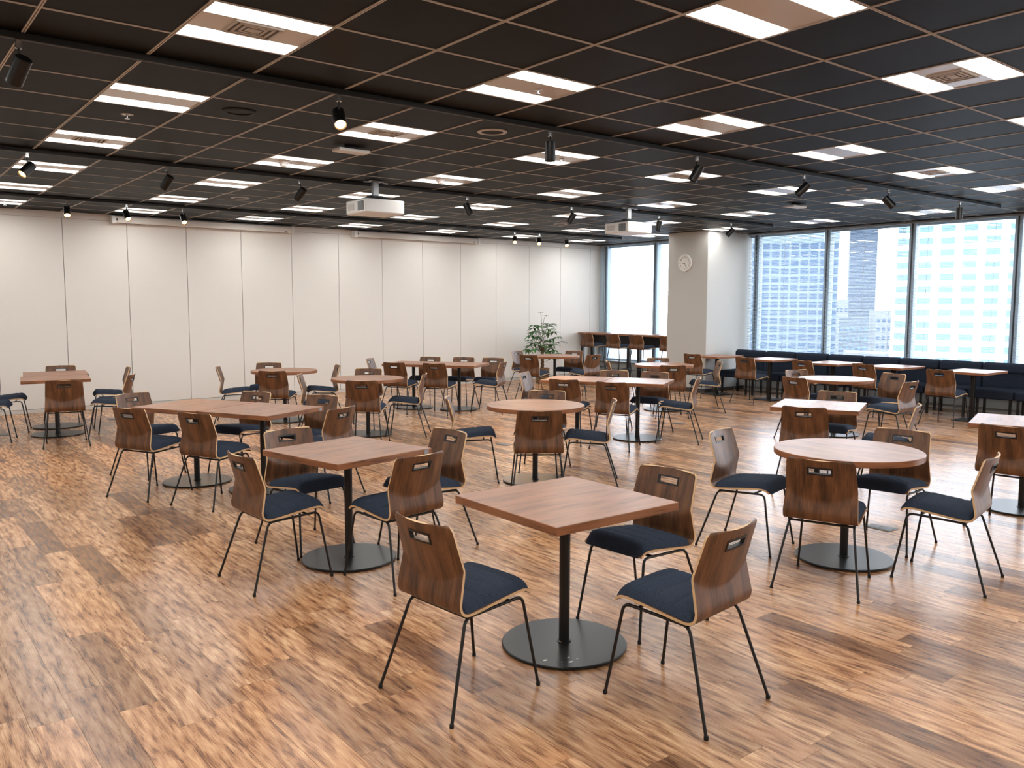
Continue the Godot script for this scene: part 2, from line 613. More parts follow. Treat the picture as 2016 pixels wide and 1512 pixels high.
func build_walls() -> void:
	var H := CEIL + 0.06
	# white movable-panel wall
	var n := struct("wall_north", box_mesh(Vector3(XE - XW + 0.6, H, 0.2), Vector3((XE + XW) * 0.5, H * 0.5, ZN - 0.12)), M.joint, "long white wall of tall flat panels", "wall")
	var x := 2.593 - 0.902 * 7
	var pm := bevel_mesh(Vector3(0.902 - 0.007, 2.83, 0.022), 0.002)
	while x < XE:
		var w := minf(0.902, XE + 0.02 - x)
		if w > 0.85:
			part("wall_panel", pm, M.wall, n, Vector3(x + 0.451, 0.062 + 1.415, ZN - 0.011))
		elif w > 0.05:
			part("wall_panel", bevel_mesh(Vector3(w - 0.006, 2.83, 0.022), 0.002), M.wall, n, Vector3(x + w * 0.5, 0.062 + 1.415, ZN - 0.011))
		x += 0.902
	part("head_strip", box_mesh(Vector3(XE - XW, CEIL - 2.895, 0.03), Vector3((XE + XW) * 0.5, (CEIL + 2.895) * 0.5, ZN - 0.012)), M.wall, n)
	struct("baseboard_north", bevel_mesh(Vector3(XE - XW, 0.056, 0.03), 0.002, Vector3((XE + XW) * 0.5, 0.028, ZN - 0.008)), M.baseboard, "pale skirting at the foot of the white panel wall", "baseboard")
	struct("wall_west", box_mesh(Vector3(0.2, H, ZS - ZN + 0.4), Vector3(XW - 0.1, H * 0.5, (ZS + ZN) * 0.5)), M.wall_plain, "plain white end wall of the room", "wall")
	struct("wall_south", box_mesh(Vector3(XE - XW + 0.6, H, 0.2), Vector3((XE + XW) * 0.5, H * 0.5, ZS + 0.1)), M.wall_plain, "plain white rear wall of the room", "wall")
	# low wall below the windows and the edge band above
	var e := struct("wall_east", box_mesh(Vector3(0.18, 0.34, ZS - ZN), Vector3(XE + 0.04, 0.17, (ZS + ZN) * 0.5)), M.sill, "low grey wall below the tall windows", "wall")
	part("sill_board", bevel_mesh(Vector3(0.26, 0.022, ZS - ZN), 0.004, Vector3(XE - 0.0, 0.35, (ZS + ZN) * 0.5)), M.sill, e)
	part("head_band", box_mesh(Vector3(0.18, 0.12, ZS - ZN), Vector3(XE + 0.07, CEIL + 0.03, (ZS + ZN) * 0.5)), M.sill, e)
	for k in 12:
		var z := ZN + 0.75 + k * 1.53
		if z > ZS: break
		part("cover_panel", bevel_mesh(Vector3(0.02, 0.25, 1.5), 0.003, Vector3(XE - 0.055, 0.19, z)), M.sill, e)
	# white column standing out from the window wall
	var cx := 12.488
	var col := struct("wall_column", bevel_mesh(Vector3(XE + 0.1 - cx, H, 0.95), 0.004, Vector3((XE + 0.1 + cx) * 0.5, H * 0.5, -10.475)), M.column, "square white column carrying a wall clock", "column")
	col.name = "wall_column"
	struct("baseboard_column", bevel_mesh(Vector3(XE + 0.1 - cx + 0.012, 0.07, 0.962), 0.002, Vector3((XE + 0.1 + cx) * 0.5 - 0.006, 0.035, -10.475)), M.dark_base, "dark skirting round the white column", "baseboard")

func slat_mesh(w: float, hgt: float, pitch: float, tilt: float) -> ArrayMesh:
	var st := sst(true)
	var n := int(hgt / pitch)
	for k in n:
		var y := -(k + 0.5) * pitch
		var P: Array = []
		for q in 3:
			var t := q / 2.0 - 0.5
			var d := t * 0.025
			var sag := 0.0016 * (1.0 - 4.0 * t * t)
			P.append(Vector3(d * cos(tilt), y + d * sin(tilt) + sag, 0))
		for q in 2:
			var a: Vector3 = P[q]
			var b: Vector3 = P[q + 1]
			var hz := Vector3(0, 0, w * 0.5)
			quad(st, a - hz, b - hz, b + hz, a + hz, Vector3.UP)
	return done(st)

func build_windows() -> void:
	# mullion centres along the window wall
	var zs := [-13.90, -12.40, -10.88, -9.83, -8.35, -6.83, -5.24, -3.70, -2.17, -0.64, 0.89, 2.42, 4.0]
	var top := CEIL - 0.01
	for k in zs.size() - 1:
		var a: float = zs[k]
		var b: float = zs[k + 1]
		var w := struct("window_%d" % (k + 1), bevel_mesh(Vector3(0.14, top - 0.36, 0.11), 0.006, Vector3(XE + 0.07, (top + 0.36) * 0.5, a)), M.mullion, "tall window bay with grey metal mullion", "window")
		part("pane", box_mesh(Vector3(0.012, top - 0.4, b - a - 0.11), Vector3(XE + 0.09, (top + 0.36) * 0.5, (a + b) * 0.5)), M.glass, w)
		for y in [0.385, top - 0.03]:
			part("frame_rail", box_mesh(Vector3(0.07, 0.05, b - a - 0.11), Vector3(XE + 0.09, y, (a + b) * 0.5)), M.mullion, w)
		part("mullion_slot", box_mesh(Vector3(0.006, top - 0.38, 0.024), Vector3(XE - 0.003, (top + 0.36) * 0.5, a)), M.mullion_dark, w)
	struct("window_%d" % zs.size(), box_mesh(Vector3(0.14, top - 0.36, ZS - 4.0 + 0.1), Vector3(XE + 0.07, (top + 0.36) * 0.5, (ZS + 4.0) * 0.5)), M.mullion, "grey end post of the window wall", "window")
	# corner post at the panel wall
	struct("trim_1", box_mesh(Vector3(0.14, top - 0.36, 0.2), Vector3(XE + 0.07, (top + 0.36) * 0.5, ZN + 0.04)), M.mullion, "grey corner post between panel wall and window", "trim")
	# venetian blinds: [first mullion index, tilt, how far down]
	var desc := ["by the panel wall corner", "between the corner bay and the white column", "hidden beside the white column", "next to the white column", "second from the white column", "third from the white column", "fourth from the white column", "fifth from the white column", "sixth from the white column", "seventh from the white column", "eighth from the white column", "ninth from the white column"]
	for k in 12:
		if k == 2: continue
		var a: float = zs[k] + 0.03
		var b: float = zs[k + 1] - 0.03
		if k == 1: b = -10.97
		if k == 3: a = -9.95
		if k == 4: b = -6.90
		var tilt := 0.06 if k < 2 else 0.36
		if k >= 5: tilt = 0.2
		var w := b - a
		var drop := 2.58
		var t := thing("venetian_blind", "white venetian blind lowered in the window bay " + desc[k], "blind", Vector3(XE - 0.055, CEIL - 0.005, (a + b) * 0.5))
		part("head_rail", bevel_mesh(Vector3(0.03, 0.03, w), 0.003, Vector3(0, -0.016, 0)), M.slat, t)
		var s := part("slats", slat_mesh(w, drop - 0.06, 0.0245, tilt), M.slat, t, Vector3(0, -0.035, 0))
		s.set_meta("kind", "stuff")
		part("bottom_rail", bevel_mesh(Vector3(0.026, 0.014, w), 0.003, Vector3(0, -drop, 0)), M.slat, t)
		for f in [-0.33, 0.0, 0.33]:
			part("ladder_cord", box_mesh(Vector3(0.002, drop, 0.004), Vector3(-0.014, -drop * 0.5, f * w)), M.cord, t)

# ------------------------------------------------------------------ outdoors
func facade(called: String, label: String, at: Vector3, size: Vector3, turn: float, fm: Material, pm: Material, cols: int, rows: int, gap: Vector2, skip_top := 0.0) -> void:
	var t := thing(called, label, "building", at, -atan2(at.z, at.x) + turn)
	part("walls", box_mesh(size, Vector3(0, size.y * 0.5, 0)), fm, t)
	var cw := size.z / cols
	var rh := (size.y - skip_top) / rows
	var mesh := box_mesh(Vector3(0.5, rh * gap.y, cw * gap.x))
	for i in cols:
		for j in rows:
			part("window_pane", mesh, pm, t, Vector3(-size.x * 0.5 - 0.05, (j + 0.5) * rh, -size.z * 0.5 + (i + 0.5) * cw))

func build_city() -> void:
	var g := struct("ground", box_mesh(Vector3(3000, 2, 3000), Vector3(1550, -72, -700)), M.ground, "pale city ground far below the windows", "ground")
	g.name = "ground"
	# direction helper: pixel column -> point at distance
	facade("office_block", "blue grey office block with a grid of windows behind the blinds", city_at(1548, 400.0), Vector3(30, 104, 36), 0.12, M.facade_a, M.pane_a, 9, 28, Vector2(0.76, 0.68), 4.0)
	facade("slim_tower", "slim dark blue tower rising alone against the sky", city_at(1688, 620.0), Vector3(18, 132, 17), 0.05, M.facade_b, M.facade_b, 3, 30, Vector2(0.6, 0.5), 4.0)
	facade("white_office_block", "pale white office block with wide windows behind the blinds", city_at(1930, 300.0), Vector3(30, 125, 48), -0.1, M.facade_c, M.pane_c, 8, 34, Vector2(0.62, 0.5), 2.0)
	var low := [[1642, 520.0, 76.0, 12.0, 0], [1672, 440.0, 67.0, 13.0, 1], [1738, 520.0, 70.0, 14.0, 0], [1772, 450.0, 64.0, 9.0, 1], [1708, 350.0, 55.0, 17.0, 0], [1600, 330.0, 52.0, 16.0, 1]]
	var what := ["grey mid rise block left of the slim tower", "blue grey low block in front of the slim tower", "grey block right of the slim tower", "blue grey block beside the white office block", "flat roofed grey block under the slim tower", "blue grey flat roofed block beside the office block"]
	for k in low.size():
		var q = low[k]
		facade("city_block", what[k], city_at(q[0], q[1]), Vector3(24, q[2], q[3]), 0.08 * (k % 3), M.facade_d if q[4] == 0 else M.facade_e, M.pane_a if q[4] == 0 else M.pane_c, 5, 14, Vector2(0.5, 0.4), 3.0)

func city_at(px: float, dist: float) -> Vector3:
	var d := cam_fwd + cam_right * ((px - 1008.0) / 1653.0)
	d.y = 0
	d = d.normalized() * dist
	return Vector3(d.x, -71.0, d.z)

# ------------------------------------------------------------------ chairs
var CHAIR_LOW := [Vector2(0.226, 0.410), Vector2(0.206, 0.425), Vector2(0.178, 0.432), Vector2(0.125, 0.430), Vector2(0.025, 0.420), Vector2(-0.06, 0.411), Vector2(-0.110, 0.4055), Vector2(-0.138, 0.406), Vector2(-0.158, 0.4145), Vector2(-0.169, 0.430), Vector2(-0.173, 0.450)]

func back_f(y: float, u: float) -> float:
	# the lower flare and the scooped upper back meet in a curved crease
	var lo := -0.173 + 0.2 * (y - 0.452)
	var up := -0.147 - 0.30 * (y - 0.585) - 0.032 * (1.0 - u * u)
	var k := 0.0035
	var h := clampf(0.5 + 0.5 * (up - lo) / k, 0.0, 1.0)
	return lerpf(up, lo, h) - k * h * (1.0 - h)

func half_width(y: float, low: bool, f: float) -> float:
	if low: return lerpf(0.203, 0.188, clampf((f + 0.05) / 0.27, 0.0, 1.0))
	var w := lerpf(0.203, 0.195, clampf((y - 0.45) / 0.13, 0.0, 1.0))
	if y > 0.58: w = lerpf(0.195, 0.184, (y - 0.58) / 0.18)
	if y > 0.742:
		var q := (y - 0.742) / 0.021
		w -= 0.021 * (1.0 - sqrt(maxf(0.0, 1.0 - q * q)))
	return w

# rows of the bent shell: [y0, f-or-null]; returns point on the middle surface
func shell_point(row: Array, u: float, ys: Callable) -> Vector3:
	var low: bool = row[0]
	var f: float = row[1]
	var y: float = row[2]
	var w := half_width(y, low, f)
	var ff := f if low else back_f(y, u)
	return ys.call(Vector3(ff, y, u * w))

func shell_rows() -> Array:
	var rows: Array = []
	# smooth the lower profile
	for i in CHAIR_LOW.size() - 1:
		var p0: Vector2 = CHAIR_LOW[maxi(i - 1, 0)]
		var p1: Vector2 = CHAIR_LOW[i]
		var p2: Vector2 = CHAIR_LOW[i + 1]
		var p3: Vector2 = CHAIR_LOW[mini(i + 2, CHAIR_LOW.size() - 1)]
		for s in 2:
			var p := p1.cubic_interpolate(p2, p0, p3, s * 0.5)
			rows.append([true, p.x, p.y])
	for y in [0.452, 0.468, 0.484, 0.5, 0.512, 0.524, 0.536, 0.548, 0.56, 0.572, 0.584, 0.596, 0.61, 0.626, 0.644, 0.662, 0.682, 0.701, 0.720, 0.732, 0.742, 0.749, 0.755, 0.759, 0.762, 0.763]:
		rows.append([false, 0.0, y])
	return rows

const US := [-1.0, -0.9, -0.78, -0.64, -0.5, -0.352, -0.2, 0.0, 0.2, 0.352, 0.5, 0.64, 0.78, 0.9, 1.0]

# part of the shell between rows r0 and r1: [faces, edges]
func shell_mesh(rows: Array, r0: int, r1: int, hole: bool, uvo: Vector2, ys: Callable, thick := 0.011) -> Array:
	var st := sst(true)
	var ed := sst(true)
	var G: Array = []
	var acc := 0.0
	var V: Array = []
	for r in rows.size():
		var line: Array = []
		for u in US: line.append(shell_point(rows[r], u, ys))
		if r > 0: acc += (line[7] - G[r - 1][7]).length()
		V.append(acc)
		G.append(line)
	var N: Array = []
	for r in rows.size():
		var ln: Array = []
		for c in US.size():
			var dr: Vector3 = G[mini(r + 1, rows.size() - 1)][c] - G[maxi(r - 1, 0)][c]
			var dc: Vector3 = G[r][mini(c + 1, US.size() - 1)] - G[r][maxi(c - 1, 0)]
			ln.append(dr.cross(dc).normalized())
		N.append(ln)
	# orientation: for the seat the normal should point up
	var sgn := 1.0 if N[4][7].y > 0.0 else -1.0
	var pt := func(r: int, c: int, s: float) -> Vector3:
		return G[r][c] + N[r][c] * (s * sgn * thick * 0.5)
	var is_hole := func(r: int, c: int) -> bool:
		return hole and not rows[r][0] and rows[r][2] >= 0.68 and rows[r + 1 if r + 1 < rows.size() else r][2] <= 0.721 and US[c] >= -0.353 and US[c] < 0.351
	for r in range(r0, r1):
		for c in US.size() - 1:
			if is_hole.call(r, c): continue
			var u0 := Vector2(G[r][c].z, V[r]) + uvo
			var u1 := Vector2(G[r][c + 1].z, V[r]) + uvo
			var u2 := Vector2(G[r + 1][c + 1].z, V[r + 1]) + uvo
			var u3 := Vector2(G[r + 1][c].z, V[r + 1]) + uvo
			for s in [1.0, -1.0]:
				st.set_smooth_group(0 if s > 0 else 1)
				quad(st, pt.call(r, c, s), pt.call(r, c + 1, s), pt.call(r + 1, c + 1, s), pt.call(r + 1, c, s), N[r][c] * sgn * s, u0, u1, u2, u3)
			# inner edges of the hand hole
	for r in range(r0, r1):
		for c in [0, US.size() - 1]:
			var n := Vector3(0, 0, -1.0 if c == 0 else 1.0)
			quad(ed, pt.call(r, c, 1.0), pt.call(r + 1, c, 1.0), pt.call(r + 1, c, -1.0), pt.call(r, c, -1.0), n)
	if r0 == 0:
		ed.set_smooth_group(1)
		for c in US.size() - 1: quad(ed, pt.call(0, c, 1.0), pt.call(0, c + 1, 1.0), pt.call(0, c + 1, -1.0), pt.call(0, c, -1.0), Vector3(1, -0.5, 0))
	if r1 == rows.size() - 1:
		ed.set_smooth_group(2)
		for c in US.size() - 1: quad(ed, pt.call(r1, c, 1.0), pt.call(r1, c + 1, 1.0), pt.call(r1, c + 1, -1.0), pt.call(r1, c, -1.0), Vector3.UP)
	return [done(st), done(ed)]

func surf(y: float, z: float, off: float) -> Vector3:
	var w := half_width(y, false, 0.0)
	var e := 0.004
	var u := z / w
	var p := Vector3(back_f(y, u), y, z)
	var dy := Vector3(back_f(y + e, u) - back_f(y - e, u), 2 * e, 0)
	var dz := Vector3(back_f(y, (z + e) / w) - back_f(y, (z - e) / w), 0, 2 * e)
	var n := dy.cross(dz).normalized()
	if n.x < 0: n = -n
	return p + n * off

func handle_mesh() -> ArrayMesh:
	# moulded rim lining the hand hole
	var st := sst()
	var y0 := 0.6785
	var y1 := 0.7235
	var z0 := 0.0685
	var t := 0.0085
	var bars := [[-z0, z0, y1 - t, y1], [-z0, z0, y0, y0 + t], [-z0, -z0 + t, y0 + t, y1 - t], [z0 - t, z0, y0 + t, y1 - t]]
	for b in bars:
		var seg := 6 if b[1] - b[0] > 0.05 else 1
		for k in seg:
			var za: float = lerpf(b[0], b[1], float(k) / seg)
			var zb: float = lerpf(b[0], b[1], float(k + 1) / seg)
			var o := 0.0085
			var P := [surf(b[2], za, o), surf(b[2], zb, o), surf(b[3], zb, o), surf(b[3], za, o), surf(b[2], za, -o), surf(b[2], zb, -o), surf(b[3], zb, -o), surf(b[3], za, -o)]
			quad(st, P[0], P[1], P[2], P[3], Vector3(1, 0.3, 0))
			quad(st, P[4], P[5], P[6], P[7], Vector3(-1, -0.3, 0))
			quad(st, P[3], P[2], P[6], P[7], Vector3.UP)
			quad(st, P[0], P[1], P[5], P[4], Vector3.DOWN)
			if k == 0: quad(st, P[0], P[3], P[7], P[4], Vector3(0, 0, -1))
			if k == seg - 1: quad(st, P[1], P[2], P[6], P[5], Vector3(0, 0, 1))
	return done(st)

func low_y(f: float) -> float:
	# height of the seat ply under f
	for i in CHAIR_LOW.size() - 1:
		var a: Vector2 = CHAIR_LOW[i]
		var b: Vector2 = CHAIR_LOW[i + 1]
		if f <= a.x and f >= b.x: return lerpf(a.y, b.y, (a.x - f) / (a.x - b.x))
	return 0.41

func cushion_mesh(dy := 0.0) -> ArrayMesh:
	var st := sst(true)
	var nf := 44
	var nu := 18
	var f0 := -0.152
	var f1 := 0.236
	var G: Array = []
	for i in nf + 1:
		var t := float(i) / nf
		var f := lerpf(f0, f1, t)
		var line: Array = []
		for j in nu + 1:
			var u := -1.0 + 2.0 * j / nu
			var uu := signf(u) * pow(absf(u), 0.72)
			var tt := absf(2.0 * t - 1.0)
			var edge := pow(maxf(0.0, 1.0 - pow(absf(uu), 7.0)), 0.42) * pow(maxf(0.0, 1.0 - pow(tt, 9.0)), 0.42)
			var groove := 0.0
			for s in [0.27, 0.52, 0.77]:
				groove += exp(-pow((t - s) / 0.016, 2.0))
			var puff := 0.0415 - 0.006 * groove + 0.003 * (1.0 - uu * uu)
			var w := lerpf(0.196, 0.186, t)
			# plan corners rounded
			if tt > 0.9: w *= 1.0 - 0.10 * pow((tt - 0.9) / 0.1, 2.0)
			var base := low_y(clampf(f, -0.13, 0.222)) + 0.006
			if f > 0.2: base -= (f - 0.2) * 0.35
			line.append(Vector3(f, base + puff * edge + dy, uu * w))
		G.append(line)
	for i in nf:
		for j in nu:
			quad(st, G[i][j], G[i + 1][j], G[i + 1][j + 1], G[i][j + 1], Vector3.UP, Vector2(G[i][j].x, G[i][j].z), Vector2(G[i + 1][j].x, G[i + 1][j].z), Vector2(G[i + 1][j + 1].x, G[i + 1][j + 1].z), Vector2(G[i][j + 1].x, G[i][j + 1].z))
	return done(st)

func stitch_mesh() -> ArrayMesh:
	var st := sst()
	for s in [0.27, 0.52, 0.77]:
		var f := lerpf(-0.152, 0.236, s)
		var y := low_y(clampf(f, -0.13, 0.222)) + 0.006 + 0.0382
		for k in 24:
			var z := -0.16 + 0.32 * k / 23.0
			var q := z / 0.19
			box(st, Vector3(f, y + 0.003 * (1.0 - q * q) - 0.0004, z), Vector3(0.0016, 0.0014, 0.009))
	return done(st)

func bent(a: Vector3, corner: Vector3, b: Vector3, r: float) -> Array:
	# rounded corner between two straight runs
	var p := corner + (a - corner).normalized() * r
	var q := corner + (b - corner).normalized() * r
	var out: Array = []
	for k in 7:
		var t := k / 6.0
		out.append(p.lerp(corner, t).lerp(corner.lerp(q, t), t))
	return out

func make_chair(uvo: Vector2) -> Node3D:
	var t := Node3D.new()
	t.name = "dining_chair"
	t.set_meta("category", "chair")
	var rows := shell_rows()
	var split := 18
	var same := func(p: Vector3) -> Vector3: return p
	var seat := shell_mesh(rows, 0, split, false, uvo, same)
	var back := shell_mesh(rows, split, rows.size() - 1, true, uvo, same)
	var s := part("seat", seat[0], M.veneer, t)
	part("edge", seat[1], M.ply, s).set_meta("label", "pale plywood edge")
	var b := part("backrest", back[0], M.veneer, t)
	part("edge", back[1], M.ply, b).set_meta("label", "pale plywood edge")
	part("hand_hole_rim", handle_mesh(), M.trim, b).set_meta("label", "black rim of the hand hole")
	var c := part("cushion", cushion_mesh(), M.cloth, t)
	c.set_meta("label", "quilted navy seat cushion")
	part("stitching", stitch_mesh(), M.stitch, c)
	# side frames: front leg, bar, rear leg in one plane each
	var r := 0.0068
	for sg in [-1.0, 1.0]:
		var fa := Vector3(0.190, 0.398, sg * 0.172)
		var ra := Vector3(-0.128, 0.386, sg * 0.176)
		var ff := Vector3(0.253, 0.012, sg * 0.207)
		var rf := Vector3(-0.248, 0.012, sg * 0.235)
		var front := bent(ra, fa, ff, 0.035)
		var rear := bent(fa, ra, rf, 0.035)
		var bar := [front[3]] + [front[2], front[1], front[0]] + [rear[0], rear[1], rear[2], rear[3]]
		part("side_bar", tube_mesh(bar, r, 10), M.black, t)
		var fl := part("leg", tube_mesh(front.slice(3) + [ff], r, 10), M.black, t)
		var rl := part("leg", tube_mesh(rear.slice(3) + [rf], r, 10), M.black, t)
		part("foot_glide", lathe_mesh([Vector2(0, 0), Vector2(0.0085, 0), Vector2(0.0095, 0.006), Vector2(0.0085, 0.016), Vector2(0, 0.017)], 12), M.rubber, fl, Vector3(ff.x + 0.001, 0, ff.z))
		part("foot_glide", lathe_mesh([Vector2(0, 0), Vector2(0.0085, 0), Vector2(0.0095, 0.006), Vector2(0.0085, 0.016), Vector2(0, 0.017)], 12), M.rubber, rl, Vector3(rf.x - 0.001, 0, rf.z))
	part("cross_bar", tube_mesh([Vector3(-0.118, 0.386, -0.176), Vector3(-0.118, 0.386, 0.176)], 0.0066, 10), M.black, t)
	part("cross_bar", tube_mesh([Vector3(0.12, 0.395, -0.172), Vector3(0.12, 0.395, 0.172)], 0.0066, 10), M.black, t)
	return t

func build_chairs() -> void:
	var protos: Array = []
	for k in 4: protos.append(make_chair(Vector2(0.17 * k, 0.23 * k)))
	var TB := {
		"T1": "speckled base square table",
		"T2": "single square table",
		"T3": "round table by floor outlet",
		"T4": "round table in mid room",
		"T5": "joined tables by single square table",
		"T6": "joined tables left of screens",
		"T7": "round table below left screen",
		"T8": "round table second from left screen",
		"T9": "joined tables below right screen",
		"T10": "round table by potted plant",
		"T11": "joined tables in mid room",
		"T12": "round table by white column",
		"T13": "round table by the booths",
		"T14": "lone square table before booths",
		"T15": "square table farthest along booths"}
	var SD := {"A": "side away from windows of ", "W": "window side of ", "P": "panel wall side of ", "B": "side opposite panel wall of "}
	# [x, z, heading in degrees, table, side, extra]
	var D := [
		[1.958, -2.819, 354.4, "T1", "A"], [2.637, -2.177, 263.3, "T1", "B"], [3.139, -2.893, 177.2, "T1", "W"],
		[1.924, -4.695, 356.2, "T2", "A"], [2.366, -5.242, 81.1, "T2", "P"], [2.503, -4.254, 260.7, "T2", "B"], [3.003, -4.724, 176.2, "T2", "W"],
		[4.399, -2.621, 340.6, "T3", "A"], [4.719, -3.403, 76.6, "T3", "P"], [5.493, -2.809, 171.5, "T3", "W"], [5.069, -2.220, 258.9, "T3", "B"],
		[6.674, -2.496, 354.0, "T15", "A"],
		[6.511, -4.088, 336.5, "T14", "A"], [7.544, -4.469, 160.6, "T14", "W"], [7.158, -3.678, 246.7, "T14", "B"],
		[9.074, -5.743, 8.8, "T13", "A"], [9.870, -6.232, 106.2, "T13", "P"], [10.205, -5.382, 194.6, "T13", "W"], [9.453, -4.844, 269.0, "T13", "B"],
		[9.362, -8.126, 310.4, "T12", "B"], [10.258, -9.114, 125.3, "T12", "P"], [10.298, -8.221, 219.8, "T12", "W"], [9.260, -9.020, 40.0, "T12", "A"],
		[6.641, -7.303, 333.1, "T11", "A", "near end of "], [6.838, -6.726, 333.7, "T11", "A", "far end of "], [7.724, -7.669, 140.0, "T11", "W", "near end of "], [7.931, -7.217, 155.7, "T11", "W", "far end of "], [7.740, -6.558, 236.5, "T11", "B"], [6.820, -8.073, 59.7, "T11", "P"],
		[4.488, -5.335, 305.0, "T4", "B"], [4.488, -6.300, 35.2, "T4", "A"], [5.259, -5.498, 224.0, "T4", "W"], [5.320, -6.220, 138.5, "T4", "P"],
		[9.338, -11.184, 341.5, "T10", "A"], [9.871, -12.088, 72.7, "T10", "P"], [10.526, -11.599, 161.1, "T10", "W"], [10.143, -10.759, 266.2, "T10", "B"],
		[6.512, -10.946, 330.1, "T9", "A", "near end of "], [6.893, -10.457, 328.0, "T9", "A", "far end of "], [7.380, -11.628, 148.4, "T9", "W", "near end of "], [7.754, -11.178, 144.7, "T9", "W", "middle of "], [8.035, -10.760, 147.1, "T9", "W", "far end of "], [7.641, -10.187, 234.0, "T9", "B"], [6.665, -11.789, 47.0, "T9", "P"],
		[4.655, -8.600, 313.1, "T8", "B"], [5.444, -8.977, 219.1, "T8", "W"], [5.319, -9.880, 136.1, "T8", "P"], [4.482, -9.533, 31.5, "T8", "A"],
		[5.224, -10.892, 196.8, "T7", "W"], [4.399, -10.539, 311.6, "T7", "B"], [4.723, -11.742, 127.1, "T7", "P"], [4.140, -11.420, 25.0, "T7", "A"],
		[1.965, -7.470, 332.9, "T5", "A", "near end of "], [2.294, -6.813, 336.0, "T5", "A", "far end of "], [2.194, -8.378, 66.6, "T5", "P"], [2.937, -7.905, 154.6, "T5", "W", "near end of "], [3.316, -7.222, 155.1, "T5", "W", "far end of "], [3.114, -6.521, 244.5, "T5", "B"],
		[1.916, -10.719, 279.9, "T6", "B"], [2.263, -12.873, 101.7, "T6", "P"], [2.515, -11.020, 207.6, "T6", "W", "far end of "], [2.758, -12.171, 188.3, "T6", "W", "near end of "], [1.243, -11.520, 15.5, "T6", "A", "far end of "], [1.517, -12.260, 12.0, "T6", "A", "near end of "]]
	var k := 0
	for d in D:
		var extra := ""
		if d.size() > 5:
			extra = {"near end of ": "panel wall end, ", "far end of ": "open room end, ", "middle of ": "middle place, "}[d[5]]
		var lab: String = ("brown chair, " if extra != "" else "brown chair with navy cushion, ") + extra + SD[d[4]] + TB[d[3]]
		put_chair(protos, k, d[0], d[1], d[2], lab, "chairs round the tables")
		k += 1
	var S := [[11.925, -9.698, 356.6, "nearest the white column"], [11.862, -8.529, 0.1, "second from the white column"], [11.925, -7.489, 3.2, "third from the white column"], [11.967, -6.490, 6.0, "fourth from the white column"], [11.732, -5.279, 0.8, "fifth from the white column"]]
	for d in S:
		put_chair(protos, k, d[0], d[1], d[2], "brown chair with navy cushion at the booth table " + d[3], "chairs facing the booth seats")
		k += 1
	for p in protos:
		if p.get_parent() == null: p.free()

func put_chair(protos: Array, k: int, x: float, z: float, deg: float, label: String, group: String) -> void:
	var src: Node3D = protos[(k * 7 + 3) % 4]
	var c: Node3D = src.duplicate()
	c.name = numbered("dining_chair")
	add_child(c)
	c.position = Vector3(x, 0, z)
	c.rotation.y = -deg_to_rad(deg)
	tag(c, label, "chair", group)

# ------------------------------------------------------------------ tables
func square_table(x: float, z: float, rot: float, label: String, group := "", plate := Vector2.ZERO, variant := 0, specks := false, side := 0.747) -> void:
	var t := thing("square_table", label, "table", Vector3(x, 0, z), -deg_to_rad(rot), group)
	part("tabletop", bevel_mesh(Vector3(side, 0.038, side), 0.0025, Vector3(0, 0.691, 0), Vector2(0.21 * variant, 0.37 * variant), true), M.table, t)
	pedestal(t)
	if plate != Vector2.ZERO:
		part("corner_plate", box_mesh(Vector3(0.036, 0.028, 0.004), Vector3(plate.x * (side * 0.5 - 0.026), 0.691, plate.y * (side * 0.5 + 0.001))), M.grey_metal, t).set_meta("label", "small grey metal corner plate")
	if specks:
		for s in [[0.03, 0.235, 0.013], [-0.085, 0.225, 0.012], [0.02, 0.19, 0.008], [-0.01, 0.24, 0.005], [0.06, 0.2, 0.005]]:
			# flecks of paint on the near half of the base, turned towards the corner
			var q := Vector2(s[0], s[1]).rotated(0.72)
			part("paint_fleck", lathe_mesh([Vector2(s[2], 0), Vector2(s[2] * 0.8, 0.0006), Vector2(0, 0.0007)], 9), M.disc_speck, t, Vector3(q.x, 0.0165, q.y)).scale = Vector3(1.0, 1.0, 0.6)

func pedestal(t: Node3D) -> void:
	part("mount_plate", bevel_mesh(Vector3(0.3, 0.008, 0.3), 0.002, Vector3(0, 0.668, 0)), M.black, t)
	part("pole", lathe_mesh([Vector2(0.0255, 0.014), Vector2(0.0255, 0.666)], 28), M.black, t)
	var b := part("base_disc", lathe_mesh([Vector2(0.0, 0.002), Vector2(0.292, 0.002), Vector2(0.298, 0.005), Vector2(0.298, 0.013), Vector2(0.294, 0.0165), Vector2(0.0, 0.0165)], 64), M.disc, t)
	part("collar", lathe_mesh([Vector2(0.034, 0.0165), Vector2(0.034, 0.02), Vector2(0.026, 0.023)], 28), M.black, b)

func round_table(x: float, z: float, label: String, variant := 0) -> void:
	var t := thing("round_table", label, "table", Vector3(x, 0, z), 0.4 * variant)
	var R := 0.449
	part("tabletop", lathe_mesh([Vector2(0, 0.672), Vector2(R - 0.003, 0.672), Vector2(R, 0.675), Vector2(R, 0.7075), Vector2(R - 0.0025, 0.71), Vector2(0, 0.71)], 72), M.table, t)
	pedestal(t)

